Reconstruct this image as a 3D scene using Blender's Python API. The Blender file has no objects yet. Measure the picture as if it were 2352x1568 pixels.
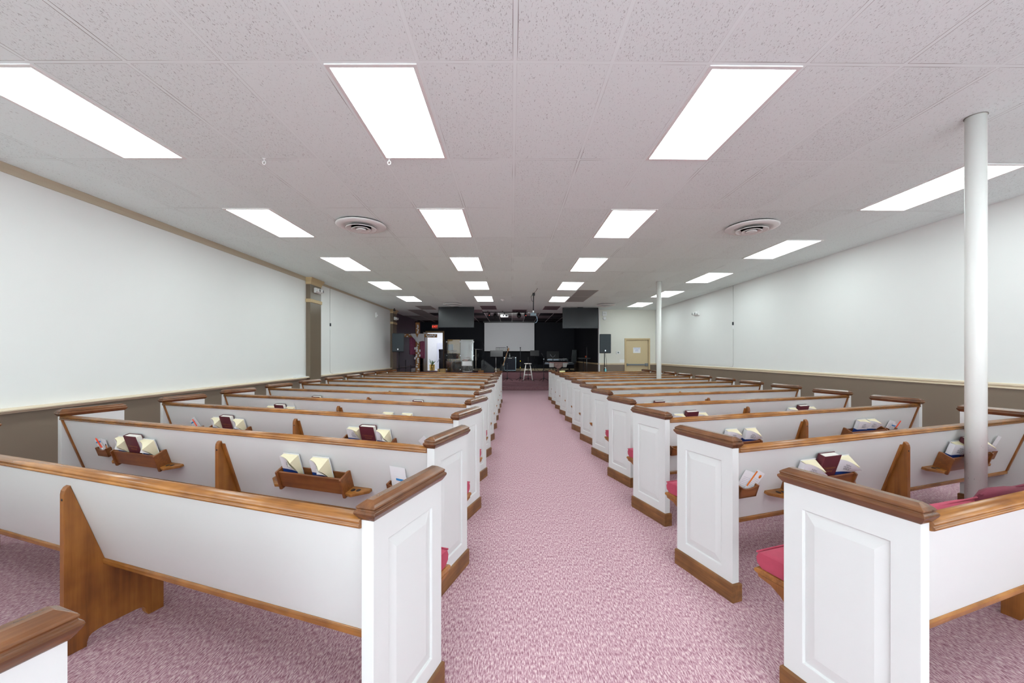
import bpy, bmesh, math, random
from math import sin, cos, tan, pi, radians, sqrt, atan2
from mathutils import Matrix, Vector

random.seed(7)
S = bpy.context.scene
COL = S.collection

# ------------------------------------------------------------------ helpers
def lin(r, g, b):
    f = lambda c: c / 12.92 if c <= .04045 else ((c + .055) / 1.055) ** 2.4
    return (f(r / 255), f(g / 255), f(b / 255), 1)

class MB:
    """collects shapes, then links them as ONE mesh object"""
    def __init__(s):
        s.v = []; s.f = []; s.m = []; s.sm = []
    def add(s, verts, faces, mi=0, smooth=False):
        o = len(s.v)
        s.v += [tuple(p) for p in verts]
        for f in faces:
            s.f.append([o + i for i in f]); s.m.append(mi); s.sm.append(smooth)
        return s
    def box(s, x0, x1, y0, y1, z0, z1, mi=0):
        v = [(x0,y0,z0),(x1,y0,z0),(x1,y1,z0),(x0,y1,z0),(x0,y0,z1),(x1,y0,z1),(x1,y1,z1),(x0,y1,z1)]
        return s.add(v, [(0,3,2,1),(4,5,6,7),(0,1,5,4),(1,2,6,5),(2,3,7,6),(3,0,4,7)], mi)
    def cbox(s, c, d, mi=0, rot=None):
        n = len(s.v)
        s.box(-d[0]/2, d[0]/2, -d[1]/2, d[1]/2, -d[2]/2, d[2]/2, mi)
        for i in range(n, len(s.v)):
            p = Vector(s.v[i])
            if rot: p = rot @ p
            s.v[i] = tuple(p + Vector(c))
        return s
    def prism(s, poly, a, b, axis='x', mi=0, smooth=False):
        """polygon of 2D points extruded along an axis from a to b"""
        def P(q, t):
            if axis == 'x': return (t, q[0], q[1])
            if axis == 'y': return (q[0], t, q[1])
            return (q[0], q[1], t)
        n = len(poly)
        v = [P(q, a) for q in poly] + [P(q, b) for q in poly]
        s.add(v, [tuple(range(n)), tuple(range(2*n-1, n-1, -1))], mi)
        o = len(s.v) - 2*n
        for i in range(n):
            j = (i+1) % n
            s.f.append([o+i, o+j, o+n+j, o+n+i]); s.m.append(mi); s.sm.append(smooth)
        return s
    def tube(s, path, r, n=8, mi=0, closed=False, cap=True, smooth=True):
        P = [Vector(p) for p in path]; N = len(P)
        R = r if isinstance(r, (list, tuple)) else [r]*N
        o = len(s.v); up0 = None
        for i, p in enumerate(P):
            if closed: t = P[(i+1) % N] - P[i-1]
            else: t = P[min(i+1, N-1)] - P[max(i-1, 0)]
            t.normalize()
            if up0 is None:
                up0 = Vector((0,0,1)) if abs(t.z) < .9 else Vector((1,0,0))
            a = up0 - t*up0.dot(t)
            if a.length < 1e-5: a = Vector((0,1,0)) - t*t.y
            a.normalize(); up0 = a; b = t.cross(a)
            for k in range(n):
                w = 2*pi*k/n
                s.v.append(tuple(p + (a*cos(w) + b*sin(w))*R[i]))
        for i in range(N if closed else N-1):
            i2 = (i+1) % N
            for k in range(n):
                k2 = (k+1) % n
                s.f.append([o+i*n+k, o+i*n+k2, o+i2*n+k2, o+i2*n+k]); s.m.append(mi); s.sm.append(smooth)
        if cap and not closed:
            s.f.append([o+k for k in range(n-1,-1,-1)]); s.m.append(mi); s.sm.append(False)
            s.f.append([o+(N-1)*n+k for k in range(n)]); s.m.append(mi); s.sm.append(False)
        return s
    def cyl(s, p, q, r, n=16, mi=0, r2=None):
        return s.tube([p, q], [r, r if r2 is None else r2], n, mi)
    def lathe(s, prof, c=(0,0,0), n=32, mi=0, axis='z', smooth=True):
        o = len(s.v)
        for (r, h) in prof:
            for k in range(n):
                w = 2*pi*k/n
                if axis == 'z': q = (r*cos(w), r*sin(w), h)
                elif axis == 'y': q = (r*cos(w), h, r*sin(w))
                else: q = (h, r*cos(w), r*sin(w))
                s.v.append((q[0]+c[0], q[1]+c[1], q[2]+c[2]))
        for i in range(len(prof)-1):
            for k in range(n):
                k2 = (k+1) % n
                s.f.append([o+i*n+k, o+i*n+k2, o+(i+1)*n+k2, o+(i+1)*n+k]); s.m.append(mi); s.sm.append(smooth)
        for idx in (0, len(prof)-1):
            if prof[idx][0] > 1e-6:
                s.f.append([o+idx*n+k for k in range(n)]); s.m.append(mi); s.sm.append(False)
        return s
    def ball(s, c, r, n=12, mi=0, sc=(1,1,1)):
        prof = [(max(1e-4, sin(pi*i/n)), -cos(pi*i/n)) for i in range(n+1)]
        o = len(s.v)
        s.lathe(prof, (0,0,0), n*2, mi)
        for i in range(o, len(s.v)):
            p = s.v[i]; s.v[i] = (c[0]+p[0]*r*sc[0], c[1]+p[1]*r*sc[1], c[2]+p[2]*r*sc[2])
        return s
    def grid(s, fn, nu, nv, mi=0, smooth=True):
        o = len(s.v)
        for j in range(nv+1):
            for i in range(nu+1): s.v.append(tuple(fn(i/nu, j/nv)))
        for j in range(nv):
            for i in range(nu):
                a = o+j*(nu+1)+i
                s.f.append([a, a+1, a+nu+2, a+nu+1]); s.m.append(mi); s.sm.append(smooth)
        return s
    def rings(s, rings, mi=0, cap=True, smooth=False):
        o = len(s.v); n = len(rings[0])
        for r in rings: s.v += [tuple(p) for p in r]
        for i in range(len(rings)-1):
            for k in range(n):
                k2 = (k+1) % n
                s.f.append([o+i*n+k, o+i*n+k2, o+(i+1)*n+k2, o+(i+1)*n+k]); s.m.append(mi); s.sm.append(smooth)
        if cap:
            s.f.append([o+k for k in range(n)]); s.m.append(mi); s.sm.append(False)
            s.f.append([o+(len(rings)-1)*n+k for k in range(n)]); s.m.append(mi); s.sm.append(False)
        return s
    def xf(s, M, start=0):
        for i in range(start, len(s.v)): s.v[i] = tuple(M @ Vector(s.v[i]))
        return s
    def mesh(s, name, mats):
        me = bpy.data.meshes.new(name)
        me.from_pydata(s.v, [], s.f)
        for m in (mats if isinstance(mats, (list, tuple)) else [mats]): me.materials.append(m)
        me.polygons.foreach_set('material_index', s.m)
        me.polygons.foreach_set('use_smooth', s.sm)
        bm = bmesh.new(); bm.from_mesh(me)
        bmesh.ops.recalc_face_normals(bm, faces=bm.faces)
        bm.to_mesh(me); bm.free(); me.update()
        return me

def put(name, me, parent=None, loc=(0,0,0), rot=(0,0,0), bevel=0, seg=2):
    o = bpy.data.objects.new(name, me); COL.objects.link(o)
    o.location = loc; o.rotation_euler = rot
    if parent: o.parent = parent
    if bevel:
        b = o.modifiers.new('bevel', 'BEVEL'); b.width = bevel; b.segments = seg; b.limit_method = 'ANGLE'; b.angle_limit = radians(40)
    return o
def tag(o, label, cat, group=None, kind=None):
    o['label'] = label; o['category'] = cat
    if group: o['group'] = group
    if kind: o['kind'] = kind
    return o
def thing(name, label, cat, loc=(0,0,0), rz=0, group=None):
    o = bpy.data.objects.new(name, None); COL.objects.link(o)
    o.empty_display_size = .1
    o.location = loc; o.rotation_euler = (0,0,rz)
    return tag(o, label, cat, group)
def struct(name, me, bevel=0):
    o = put(name, me, bevel=bevel); o['kind'] = 'structure'; return o
def text_mesh(name, body, size, mat, depth=.0006, align='CENTER', spacing=1.0):
    cu = bpy.data.curves.new(name, 'FONT'); cu.body = body; cu.size = size; cu.align_x = align
    cu.align_y = 'CENTER'; cu.extrude = depth; cu.resolution_u = 3; cu.space_line = spacing
    ob = bpy.data.objects.new(name, cu); COL.objects.link(ob)
    dg = bpy.context.evaluated_depsgraph_get()
    me = bpy.data.meshes.new_from_object(ob.evaluated_get(dg))
    bpy.data.objects.remove(ob); bpy.data.curves.remove(cu)
    me.name = name; me.materials.clear(); me.materials.append(mat)
    return me

# ------------------------------------------------------------------ materials
def new_mat(name):
    m = bpy.data.materials.new(name); m.use_nodes = True
    nt = m.node_tree; b = nt.nodes['Principled BSDF']
    return m, nt, b
def N(nt, typ, **kw):
    n = nt.nodes.new(typ)
    for k, v in kw.items(): setattr(n, k, v)
    return n
def plain(name, col, rough=.5, metal=0, var=.04, scale=12, bump=0, spec=.5):
    """base colour with a faint procedural mottling"""
    m, nt, b = new_mat(name)
    b.inputs['Roughness'].default_value = rough; b.inputs['Metallic'].default_value = metal
    b.inputs['Specular IOR Level'].default_value = spec
    tc = N(nt, 'ShaderNodeTexCoord'); no = N(nt, 'ShaderNodeTexNoise'); no.inputs['Scale'].default_value = scale
    no.inputs['Detail'].default_value = 3
    nt.links.new(tc.outputs['Object'], no.inputs['Vector'])
    mx = N(nt, 'ShaderNodeMix', data_type='RGBA')
    mx.inputs[6].default_value = tuple(c*(1-var) for c in col[:3])+(1,)
    mx.inputs[7].default_value = tuple(min(1, c*(1+var)) for c in col[:3])+(1,)
    nt.links.new(no.outputs['Fac'], mx.inputs[0]); nt.links.new(mx.outputs[2], b.inputs['Base Color'])
    if bump:
        bp = N(nt, 'ShaderNodeBump'); bp.inputs['Strength'].default_value = bump; bp.inputs['Distance'].default_value = .002
        n2 = N(nt, 'ShaderNodeTexNoise'); n2.inputs['Scale'].default_value = scale*20
        nt.links.new(tc.outputs['Object'], n2.inputs['Vector'])
        nt.links.new(n2.outputs['Fac'], bp.inputs['Height']); nt.links.new(bp.outputs['Normal'], b.inputs['Normal'])
    return m
def wood(name, light, mid, dark, axis='x', rough=.35, scale=1.0):
    """stained wood with grain running along one object axis"""
    m, nt, b = new_mat(name); b.inputs['Roughness'].default_value = rough
    tc = N(nt, 'ShaderNodeTexCoord'); mp = N(nt, 'ShaderNodeMapping')
    sc = {'x': (1.6, 38, 38), 'y': (38, 1.6, 38), 'z': (38, 38, 1.6)}[axis]
    mp.inputs['Scale'].default_value = tuple(c*scale for c in sc)
    nt.links.new(tc.outputs['Object'], mp.inputs['Vector'])
    n1 = N(nt, 'ShaderNodeTexNoise'); n1.inputs['Scale'].default_value = 1; n1.inputs['Detail'].default_value = 5; n1.inputs['Roughness'].default_value = .65
    nt.links.new(mp.outputs['Vector'], n1.inputs['Vector'])
    n2 = N(nt, 'ShaderNodeTexNoise'); n2.inputs['Scale'].default_value = 7; n2.inputs['Detail'].default_value = 2
    nt.links.new(tc.outputs['Object'], n2.inputs['Vector'])
    ad = N(nt, 'ShaderNodeMath', operation='MULTIPLY_ADD'); ad.inputs[1].default_value = .45
    nt.links.new(n2.outputs['Fac'], ad.inputs[0])
    ml = N(nt, 'ShaderNodeMath', operation='MULTIPLY'); ml.inputs[1].default_value = .62
    nt.links.new(n1.outputs['Fac'], ml.inputs[0]); nt.links.new(ml.outputs[0], ad.inputs[2])
    cr = N(nt, 'ShaderNodeValToRGB'); e = cr.color_ramp.elements
    e[0].position = .36; e[0].color = dark; e[1].position = .70; e[1].color = light
    k = cr.color_ramp.elements.new(.53); k.color = mid
    nt.links.new(ad.outputs[0], cr.inputs['Fac']); nt.links.new(cr.outputs['Color'], b.inputs['Base Color'])
    bp = N(nt, 'ShaderNodeBump'); bp.inputs['Strength'].default_value = .08; bp.inputs['Distance'].default_value = .001
    nt.links.new(n1.outputs['Fac'], bp.inputs['Height']); nt.links.new(bp.outputs['Normal'], b.inputs['Normal'])
    return m
def emit(name, col, strength, base=(.8,.8,.8,1)):
    m, nt, b = new_mat(name)
    b.inputs['Base Color'].default_value = base
    b.inputs['Emission Color'].default_value = col; b.inputs['Emission Strength'].default_value = strength
    return m

LIGHT_E = 10.8; WORLD_E = 12.0; STAGE_FILL = 105
m_white = plain('white_pew_paint', (.645,.645,.64,1), .38, var=.012, scale=5)
m_whiteback = plain('white_pew_back_paint', (.66,.66,.65,1), .42, var=.015, scale=4)
WL, WM, WD = lin(176,112,52), lin(140,82,38), lin(98,54,26)
m_woodx = wood('brown_wood_long', lin(170,114,56), lin(142,91,43), lin(112,67,31), 'x', .25)
m_woody = wood('brown_wood_cap', lin(122,78,46), lin(98,60,34), lin(76,45,25), 'y', .24)
m_woodz = wood('brown_wood_upright', lin(160,102,46), lin(136,82,35), lin(106,60,26), 'z', .36, .8)
m_woodk = wood('brown_wood_base', lin(142,96,52), lin(116,75,38), lin(88,54,29), 'y', .45)
m_rack = wood('brown_wood_rack', lin(142,86,42), lin(122,70,33), lin(98,54,26), 'x', .33)
m_bible = plain('white_paper_cover', (.80,.80,.83,1), .4, var=.01)
m_blue = plain('blue_cover_band', lin(28,58,128), .4)
m_pages = plain('cream_page_edges', lin(232,222,190), .8, var=.06, scale=300)
m_hymnal = plain('maroon_cloth_cover', lin(88,32,42), .5, var=.08, scale=90)
m_hpages = plain('white_page_edges', lin(238,236,228), .8, var=.03, scale=200)
m_gold = plain('gold_lettering', lin(150,98,60), .35, .3)
m_ink = plain('grey_lettering', lin(98,100,112), .6)
m_card = plain('white_card', (.82,.82,.84,1), .6, var=.01)
m_cardblue = plain('blue_card_band', lin(50,140,205), .5)
m_cardorange = plain('orange_card_print', lin(226,120,30), .5)
m_cardgrey = plain('grey_card_print', lin(150,150,165), .6)
m_pen = plain('orange_plastic', lin(236,74,36), .3)
m_cushion = plain('red_velvet', lin(168,62,84), .85, var=.12, scale=30, bump=.15)
m_cushion2 = plain('dark_red_velvet', lin(104,32,50), .85, var=.15, scale=30, bump=.15)
m_black = plain('black_plastic', lin(22,23,26), .4)
m_blackwall = plain('black_wall_paint', (.011,.012,.017,1), .7, spec=.2)
m_metal = plain('grey_metal', lin(150,152,155), .3, .9)
m_dmetal = plain('dark_metal', lin(46,48,54), .35, .6)
m_chrome = plain('chrome', lin(205,208,212), .15, 1)
m_wplastic = plain('white_plastic', (.82,.82,.82,1), .4)
m_tan = plain('tan_door_paint', lin(204,184,146), .5, var=.02)
m_tantrim = plain('tan_trim_paint', lin(196,172,132), .5, var=.02)
m_crown = plain('greyish_tan_trim', lin(186,172,150), .5, var=.02)
m_cream = plain('cream_trim_paint', lin(222,206,180), .45, var=.02)
m_paper = plain('white_paper', (.80,.80,.82,1), .7, var=.01)
m_blueink = plain('blue_ink', lin(90,110,190), .6)
m_speaker = plain('charcoal_speaker_grille', lin(46,54,60), .6, var=.2, scale=500)
m_acrylic_note = None

# carpet -----------------------------------------------------------
def carpet(name, cl, cm, cd, soft=False):
    m, nt, b = new_mat(name); b.inputs['Roughness'].default_value = .95; b.inputs['Specular IOR Level'].default_value = .1
    tc = N(nt, 'ShaderNodeTexCoord'); mp = N(nt, 'ShaderNodeMapping'); mp.inputs['Scale'].default_value = (165, 36, 60)
    nt.links.new(tc.outputs['Object'], mp.inputs['Vector'])
    n1 = N(nt, 'ShaderNodeTexNoise'); n1.inputs['Scale'].default_value = 1; n1.inputs['Detail'].default_value = 3; n1.inputs['Roughness'].default_value = .7
    nt.links.new(mp.outputs['Vector'], n1.inputs['Vector'])
    cr = N(nt, 'ShaderNodeValToRGB'); e = cr.color_ramp.elements
    e[0].position = .34; e[0].color = cd; e[1].position = .63; e[1].color = cl
    k = e.new(.49); k.color = cm
    nt.links.new(n1.outputs['Fac'], cr.inputs['Fac'])
    n2 = N(nt, 'ShaderNodeTexNoise'); n2.inputs['Scale'].default_value = 1.1; n2.inputs['Detail'].default_value = 2
    nt.links.new(tc.outputs['Object'], n2.inputs['Vector'])
    mx = N(nt, 'ShaderNodeMix', data_type='RGBA', blend_type='MULTIPLY'); mx.inputs[0].default_value = .35
    nt.links.new(cr.outputs['Color'], mx.inputs[6])
    c2 = N(nt, 'ShaderNodeValToRGB'); c2.color_ramp.elements[0].color = (.82,.8,.82,1); c2.color_ramp.elements[1].color = (1,1,1,1)
    nt.links.new(n2.outputs['Fac'], c2.inputs['Fac']); nt.links.new(c2.outputs['Color'], mx.inputs[7])
    nt.links.new(mx.outputs[2], b.inputs['Base Color'])
    bp = N(nt, 'ShaderNodeBump'); bp.inputs['Strength'].default_value = .25; bp.inputs['Distance'].default_value = .004
    nt.links.new(n1.outputs['Fac'], bp.inputs['Height']); nt.links.new(bp.outputs['Normal'], b.inputs['Normal'])
    return m
m_carpet = carpet('mauve_loop_carpet', (.70,.54,.555,1), (.46,.268,.312,1), (.25,.105,.145,1))
m_stagecarpet = carpet('burgundy_stage_carpet', lin(156,124,128), lin(120,84,91), lin(82,53,60))

# ceiling ----------------------------------------------------------
GX0, GY0, GW, GL = .022, 2.459, .6096, 1.2192
CZ = 3.288
def ceil_z(x): return CZ - .008*max(0, x)
def ceiling_mat(name, base, fiss=True):
    m, nt, b = new_mat(name); b.inputs['Roughness'].default_value = .9; b.inputs['Specular IOR Level'].default_value = .15
    tc = N(nt, 'ShaderNodeTexCoord'); sp = N(nt, 'ShaderNodeSeparateXYZ'); nt.links.new(tc.outputs['Object'], sp.inputs[0])
    def M(op, a, bb=None, c=None):
        n = N(nt, 'ShaderNodeMath', operation=op)
        for i, q in enumerate((a, bb, c)):
            if q is None: continue
            if isinstance(q, (int, float)): n.inputs[i].default_value = q
            else: nt.links.new(q, n.inputs[i])
        return n.outputs[0]
    def cell(out, o, w):
        t = M('DIVIDE', M('SUBTRACT', out, o), w); fl = M('FLOOR', t)
        fr = M('SUBTRACT', t, fl)
        return fl, M('MULTIPLY', M('MINIMUM', fr, M('SUBTRACT', 1.0, fr)), w)
    ix, dx = cell(sp.outputs[0], GX0, GW); iy, dy = cell(sp.outputs[1], GY0, GL)
    dmin = M('MINIMUM', dx, dy)
    bar = M('LESS_THAN', dmin, .0125)
    gapn = N(nt, 'ShaderNodeTexNoise'); gapn.inputs['Scale'].default_value = 1.7; nt.links.new(tc.outputs['Object'], gapn.inputs['Vector'])
    gw = M('MULTIPLY', M('MAXIMUM', M('SUBTRACT', gapn.outputs['Fac'], .50), 0.0), .018)
    gap = M('MULTIPLY', M('GREATER_THAN', dmin, .0125), M('LESS_THAN', dmin, M('ADD', .0129, gw)))
    cx = N(nt, 'ShaderNodeCombineXYZ'); nt.links.new(ix, cx.inputs[0]); nt.links.new(iy, cx.inputs[1])
    wn = N(nt, 'ShaderNodeTexWhiteNoise', noise_dimensions='3D'); nt.links.new(cx.outputs[0], wn.inputs['Vector'])
    # fissures
    mp = N(nt, 'ShaderNodeMapping'); mp.inputs['Scale'].default_value = (165, 58, 1); nt.links.new(tc.outputs['Object'], mp.inputs['Vector'])
    va = N(nt, 'ShaderNodeVectorMath', operation='MULTIPLY_ADD'); va.inputs[1].default_value = (31, 17, 0)
    nt.links.new(wn.outputs['Color'], va.inputs[0]); nt.links.new(mp.outputs['Vector'], va.inputs[2])
    fn = N(nt, 'ShaderNodeTexNoise'); fn.inputs['Scale'].default_value = 1; fn.inputs['Detail'].default_value = 2.2; fn.inputs['Distortion'].default_value = .9
    nt.links.new(va.outputs[0], fn.inputs['Vector'])
    th = M('ADD', .61, M('MULTIPLY', wn.outputs['Value'], .055))
    fis = M('MULTIPLY', M('GREATER_THAN', dmin, .016), N_smooth(nt, fn.outputs['Fac'], th, .035))
    tile = N(nt, 'ShaderNodeMix', data_type='RGBA')
    tile.inputs[6].default_value = tuple(c*.965 for c in base[:3])+(1,); tile.inputs[7].default_value = base
    nt.links.new(wn.outputs['Value'], tile.inputs[0])
    a1 = N(nt, 'ShaderNodeMix', data_type='RGBA'); a1.inputs[7].default_value = tuple(c*.58 for c in base[:3])+(1,)
    nt.links.new(tile.outputs[2], a1.inputs[6])
    if fiss: nt.links.new(fis, a1.inputs[0])
    else: a1.inputs[0].default_value = 0
    a2 = N(nt, 'ShaderNodeMix', data_type='RGBA'); a2.inputs[7].default_value = (.855,.95,.94,1) if fiss else (.72,.70,.70,1)
    nt.links.new(a1.outputs[2], a2.inputs[6]); nt.links.new(bar, a2.inputs[0])
    a3 = N(nt, 'ShaderNodeMix', data_type='RGBA'); a3.inputs[7].default_value = (.12,.105,.09,1)
    nt.links.new(a2.outputs[2], a3.inputs[6]); nt.links.new(M('MULTIPLY', gap, .75), a3.inputs[0])
    nt.links.new(a3.outputs[2], b.inputs['Base Color'])
    return m
def N_smooth(nt, val, th, w):
    n = N(nt, 'ShaderNodeMapRange', interpolation_type='SMOOTHSTEP')
    nt.links.new(val, n.inputs['Value']); nt.links.new(th, n.inputs['From Min'])
    ad = N(nt, 'ShaderNodeMath', operation='ADD'); nt.links.new(th, ad.inputs[0]); ad.inputs[1].default_value = w
    nt.links.new(ad.outputs[0], n.inputs['From Max'])
    return n.outputs['Result']
m_ceil = ceiling_mat('fissured_ceiling_tile', (.855,.95,.94,1))
m_ceilgrey = ceiling_mat('grey_ceiling_tile', (.36,.36,.355,1), False)
m_ceilpurp = ceiling_mat('purple_ceiling_tile', (.20,.16,.18,1), False)
m_ceilpink = ceiling_mat('mauve_ceiling_tile', (.40,.33,.36,1), False)
m_ceildark = ceiling_mat('black_ceiling_tile', (.03,.027,.035,1), False)

# two-tone wall paint: cream above the rail, brown below
def wallpaint(name, col, rough=.55):
    return plain(name, col, rough, var=.012, scale=3, bump=.05)
m_wall = wallpaint('off_white_wall_paint', (.79,.79,.775,1))
m_wallcream = wallpaint('cream_wall_paint', (.74,.725,.655,1))
m_brown = wallpaint('brown_wall_paint', lin(124,109,94), .45)
m_purple = wallpaint('purple_wall_paint', lin(92,78,92), .5)
m_pilaster = wallpaint('brown_pilaster_paint', lin(112,98,82), .3)

# ------------------------------------------------------------------ camera
F_PX = 900.0
cam = bpy.data.cameras.new('camera'); co = bpy.data.objects.new('camera', cam); COL.objects.link(co)
cam.sensor_width = 36; cam.lens = F_PX/2352*36
cam.shift_x = 1/2352; cam.shift_y = 31/2352
cam.clip_start = .02; cam.clip_end = 100
co.location = (0, 0, 1.45); co.rotation_euler = (pi/2, 0, 0)
S.camera = co

# ------------------------------------------------------------------ room shell
XL, XR = -4.87, 5.72            # side walls
YB, YF = -4.2, 15.6             # wall behind the camera, wall with the tan door
YS = 21.8                       # black wall at the back of the stage
XS = 3.48                       # right side wall of the stage
struct('floor', MB().box(XL-.3, XR+.2, YB-.2, YS+.2, -.1, 0).mesh('floor', m_carpet))

# ceiling: one face per tile so the dark tiles near the stage keep their own colour
cb = MB(); pat = {}
for (k, j) in ((3,7),(3,8)): pat[(k,j)] = 1
for (k, j) in ((-2,10),(2,10),(0,11)): pat[(k,j)] = 2
pat[(-6,10)] = pat[(-7,11)] = 1; pat[(-3,11)] = 3
STG = {(-9,12):0,(-8,12):0,(-7,12):1,(-6,12):4,(-5,12):1,(-4,12):0,(-3,12):4,(-2,12):2,(-1,12):1,(0,12):1,(1,12):2,(4,12):2,  # second grey tile from the left paints in a bright reflection
       (-9,13):1,(-8,13):1,(-7,13):1,(-6,13):3,(-5,13):3,(-4,13):3,(-3,13):2,(-1,13):2,(0,13):3,(2,13):2,
       (-9,14):1,(-8,14):1,(-7,14):1,(-4,14):2,(0,14):2}
for k in range(-9, 11):
    for j in range(-6, 17):
        x0, x1 = max(GX0+k*GW, XL-.2), min(GX0+(k+1)*GW, XR+.1)
        y0, y1 = max(GY0+j*GL, YB-.1), min(GY0+(j+1)*GL, YS+.1)
        if x1 <= x0 or y1 <= y0: continue
        mi = pat.get((k,j), 0)
        if j >= 12: mi = STG.get((k,j), 4 if j >= 13 or k > 1 else 0)
        xs = [x0, x1] if not (x0 < 0 < x1) else [x0, 0, x1]
        for a, b in zip(xs, xs[1:]):
            cb.add([(a,y0,ceil_z(a)),(b,y0,ceil_z(b)),(b,y1,ceil_z(b)),(a,y1,ceil_z(a))], [(0,3,2,1)], mi)
cb.box(XL-.2, XR+.1, YB-.1, YS+.1, CZ+.02, CZ+.1, 0)
cme = cb.mesh('ceiling', [m_ceil, m_ceilgrey, m_ceilpurp, m_ceilpink, m_ceildark])
struct('ceiling', cme)

def twotone(name, x0, x1, y0, y1, zsplit, top=3.30, up=None, lo=None, z0=0):
    b = MB(); b.box(x0, x1, y0, y1, z0, zsplit, 1); b.box(x0, x1, y0, y1, zsplit, top, 0)
    return struct(name, b.mesh(name, [up or m_wall, lo or m_brown]))
twotone('wall_left', XL-.15, XL, YB, 16.3, .92)
twotone('wall_right', XR, XR+.15, YB, YF+.15, 1.08)
WZ0, WZ1 = .45, 2.95
b = MB(); b.box(XL-.15, XR+.15, YB-.15, YB, 0, WZ0, 1); b.box(XL-.15, XR+.15, YB-.15, YB, WZ1, 3.3, 0)
for (x0, x1) in ((XL-.15,-4.4),(-2.1,-1.9),(.4,.6),(2.9,3.1),(5.3,XR+.15)): b.box(x0, x1, YB-.15, YB, WZ0, WZ1, 0)
struct('wall_rear', b.mesh('wall_rear', [m_wall, m_brown]))
# wall with the tan door (opening x 4.57..5.43)
DX0, DX1, DZ = 4.56, 5.44, 2.05
b = MB()
b.box(XS, DX0, YF, YF+.15, 0, 1.08, 1); b.box(XS, DX0, YF, YF+.15, 1.08, 3.3, 0)
b.box(DX1, XR, YF, YF+.15, 0, 1.08, 1); b.box(DX1, XR, YF, YF+.15, 1.08, 3.3, 0)
b.box(DX0, DX1, YF, YF+.15, DZ, 3.3, 0)
struct('wall_front', b.mesh('wall_front', [m_wallcream, m_brown]))
# stage walls
b = MB(); b.box(XL-.33, XL-.18, 16.3, YS+.15, 0, 3.3, 0); b.box(XL-.33, XL-.15, 16.15, 16.3, 0, 3.3, 0)
struct('wall_stage_left', b.mesh('wall_stage_left', m_purple))
b = MB(); b.box(XS, XS+.15, YF+.15, YS, 0, 1.08, 1); b.box(XS, XS+.15, YF+.15, YS, 1.08, 3.3, 0)
struct('wall_stage_right', b.mesh('wall_stage_right', [m_blackwall, plain('dark_brown_paint', lin(84,72,60), .5)]))
OX0, OX1, OZ = -4.70, -3.83, 2.69
b = MB()
b.box(XL-.18, OX0-.06, YS, YS+.15, 0, 3.3); b.box(OX1+.06, XS+.15, YS, YS+.15, 0, 3.3); b.box(OX0-.06, OX1+.06, YS, YS+.15, OZ+.06, 3.3)
b.box(OX0-.06, OX1+.06, YS, YS+.15, 0, .57)
struct('wall_stage_back', b.mesh('wall_stage_back', m_blackwall))
# raised stage with carpeted steps
b = MB()
b.box(XL+.107, XS-.002, 16.05, 16.35, .001, .165); b.box(XL-.178, XS-.002, 16.33, 19.6, .001, .285); b.box(XL-.178, XS-.002, 19.58, YS-.002, .001, .57)
o = put('stage_platform', b.mesh('stage_platform', m_stagecarpet), bevel=.02, seg=3)
tag(o, 'carpeted burgundy stage with two front steps and a raised rear level', 'stage')
# trims
def rail_right(name, x0, x1, y0, y1, z0, z1): return MB().box(x0, x1, y0, y1, z0, z1)
b = MB(); b.prism([(XR,1.06),(XR-.018,1.065),(XR-.018,1.082),(XR-.010,1.088),(XR-.026,1.10),(XR-.026,1.118),(XR-.012,1.124),(XR,1.126)], YB, YF, 'y')
struct('trim_1', b.mesh('trim_1', m_cream))
b = MB()
pr = [(YF,1.06),(YF-.018,1.065),(YF-.018,1.082),(YF-.010,1.088),(YF-.026,1.10),(YF-.026,1.118),(YF-.012,1.124),(YF,1.126)]
b.prism(pr, XS, DX0-.07, 'x'); b.prism(pr, DX1+.07, XR, 'x')
struct('trim_2', b.mesh('trim_2', m_cream))
b = MB(); b.prism([(XS,1.06),(XS-.018,1.065),(XS-.026,1.10),(XS-.026,1.118),(XS,1.126)], YF+.15, YS, 'y')
struct('trim_3', b.mesh('trim_3', plain('tan_stage_trim', lin(190,168,130), .5)))
# thick sills along the left wall
sp_ = [(XL,.883),(XL+.02,.883),(XL+.03,.898),(XL+.07,.905),(XL+.085,.910),(XL+.09,.922),(XL+.085,.933),(XL+.07,.938),(XL,.938)]
struct('trim_4', MB().prism(sp_, YB, 9.55, 'y', smooth=False).mesh('trim_4', m_cream))
struct('trim_5', MB().prism(sp_, 9.95, 16.15, 'y').mesh('trim_5', m_cream))
struct('trim_6', MB().prism([(XL,3.20),(XL+.012,3.20),(XL+.016,3.245),(XL+.03,3.287),(XL,3.287)], YB, 9.27, 'y').mesh('trim_6', m_crown))
struct('trim_7', MB().prism([(XL,3.235),(XL+.012,3.235),(XL+.02,3.287),(XL,3.287)], 9.80, 15.7, 'y').mesh('trim_7', m_crown))
struct('baseboard_stage', MB().box(OX1+.07, XS, YS-.02, YS, .57, .70).mesh('baseboard_stage', plain('cream_baseboard', lin(176,160,130), .5)))
struct('trim_8', MB().box(XS-.004, XS+.03, YF-.012, YF+.16, 0, 3.26).mesh('trim_8', m_wplastic))

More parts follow.
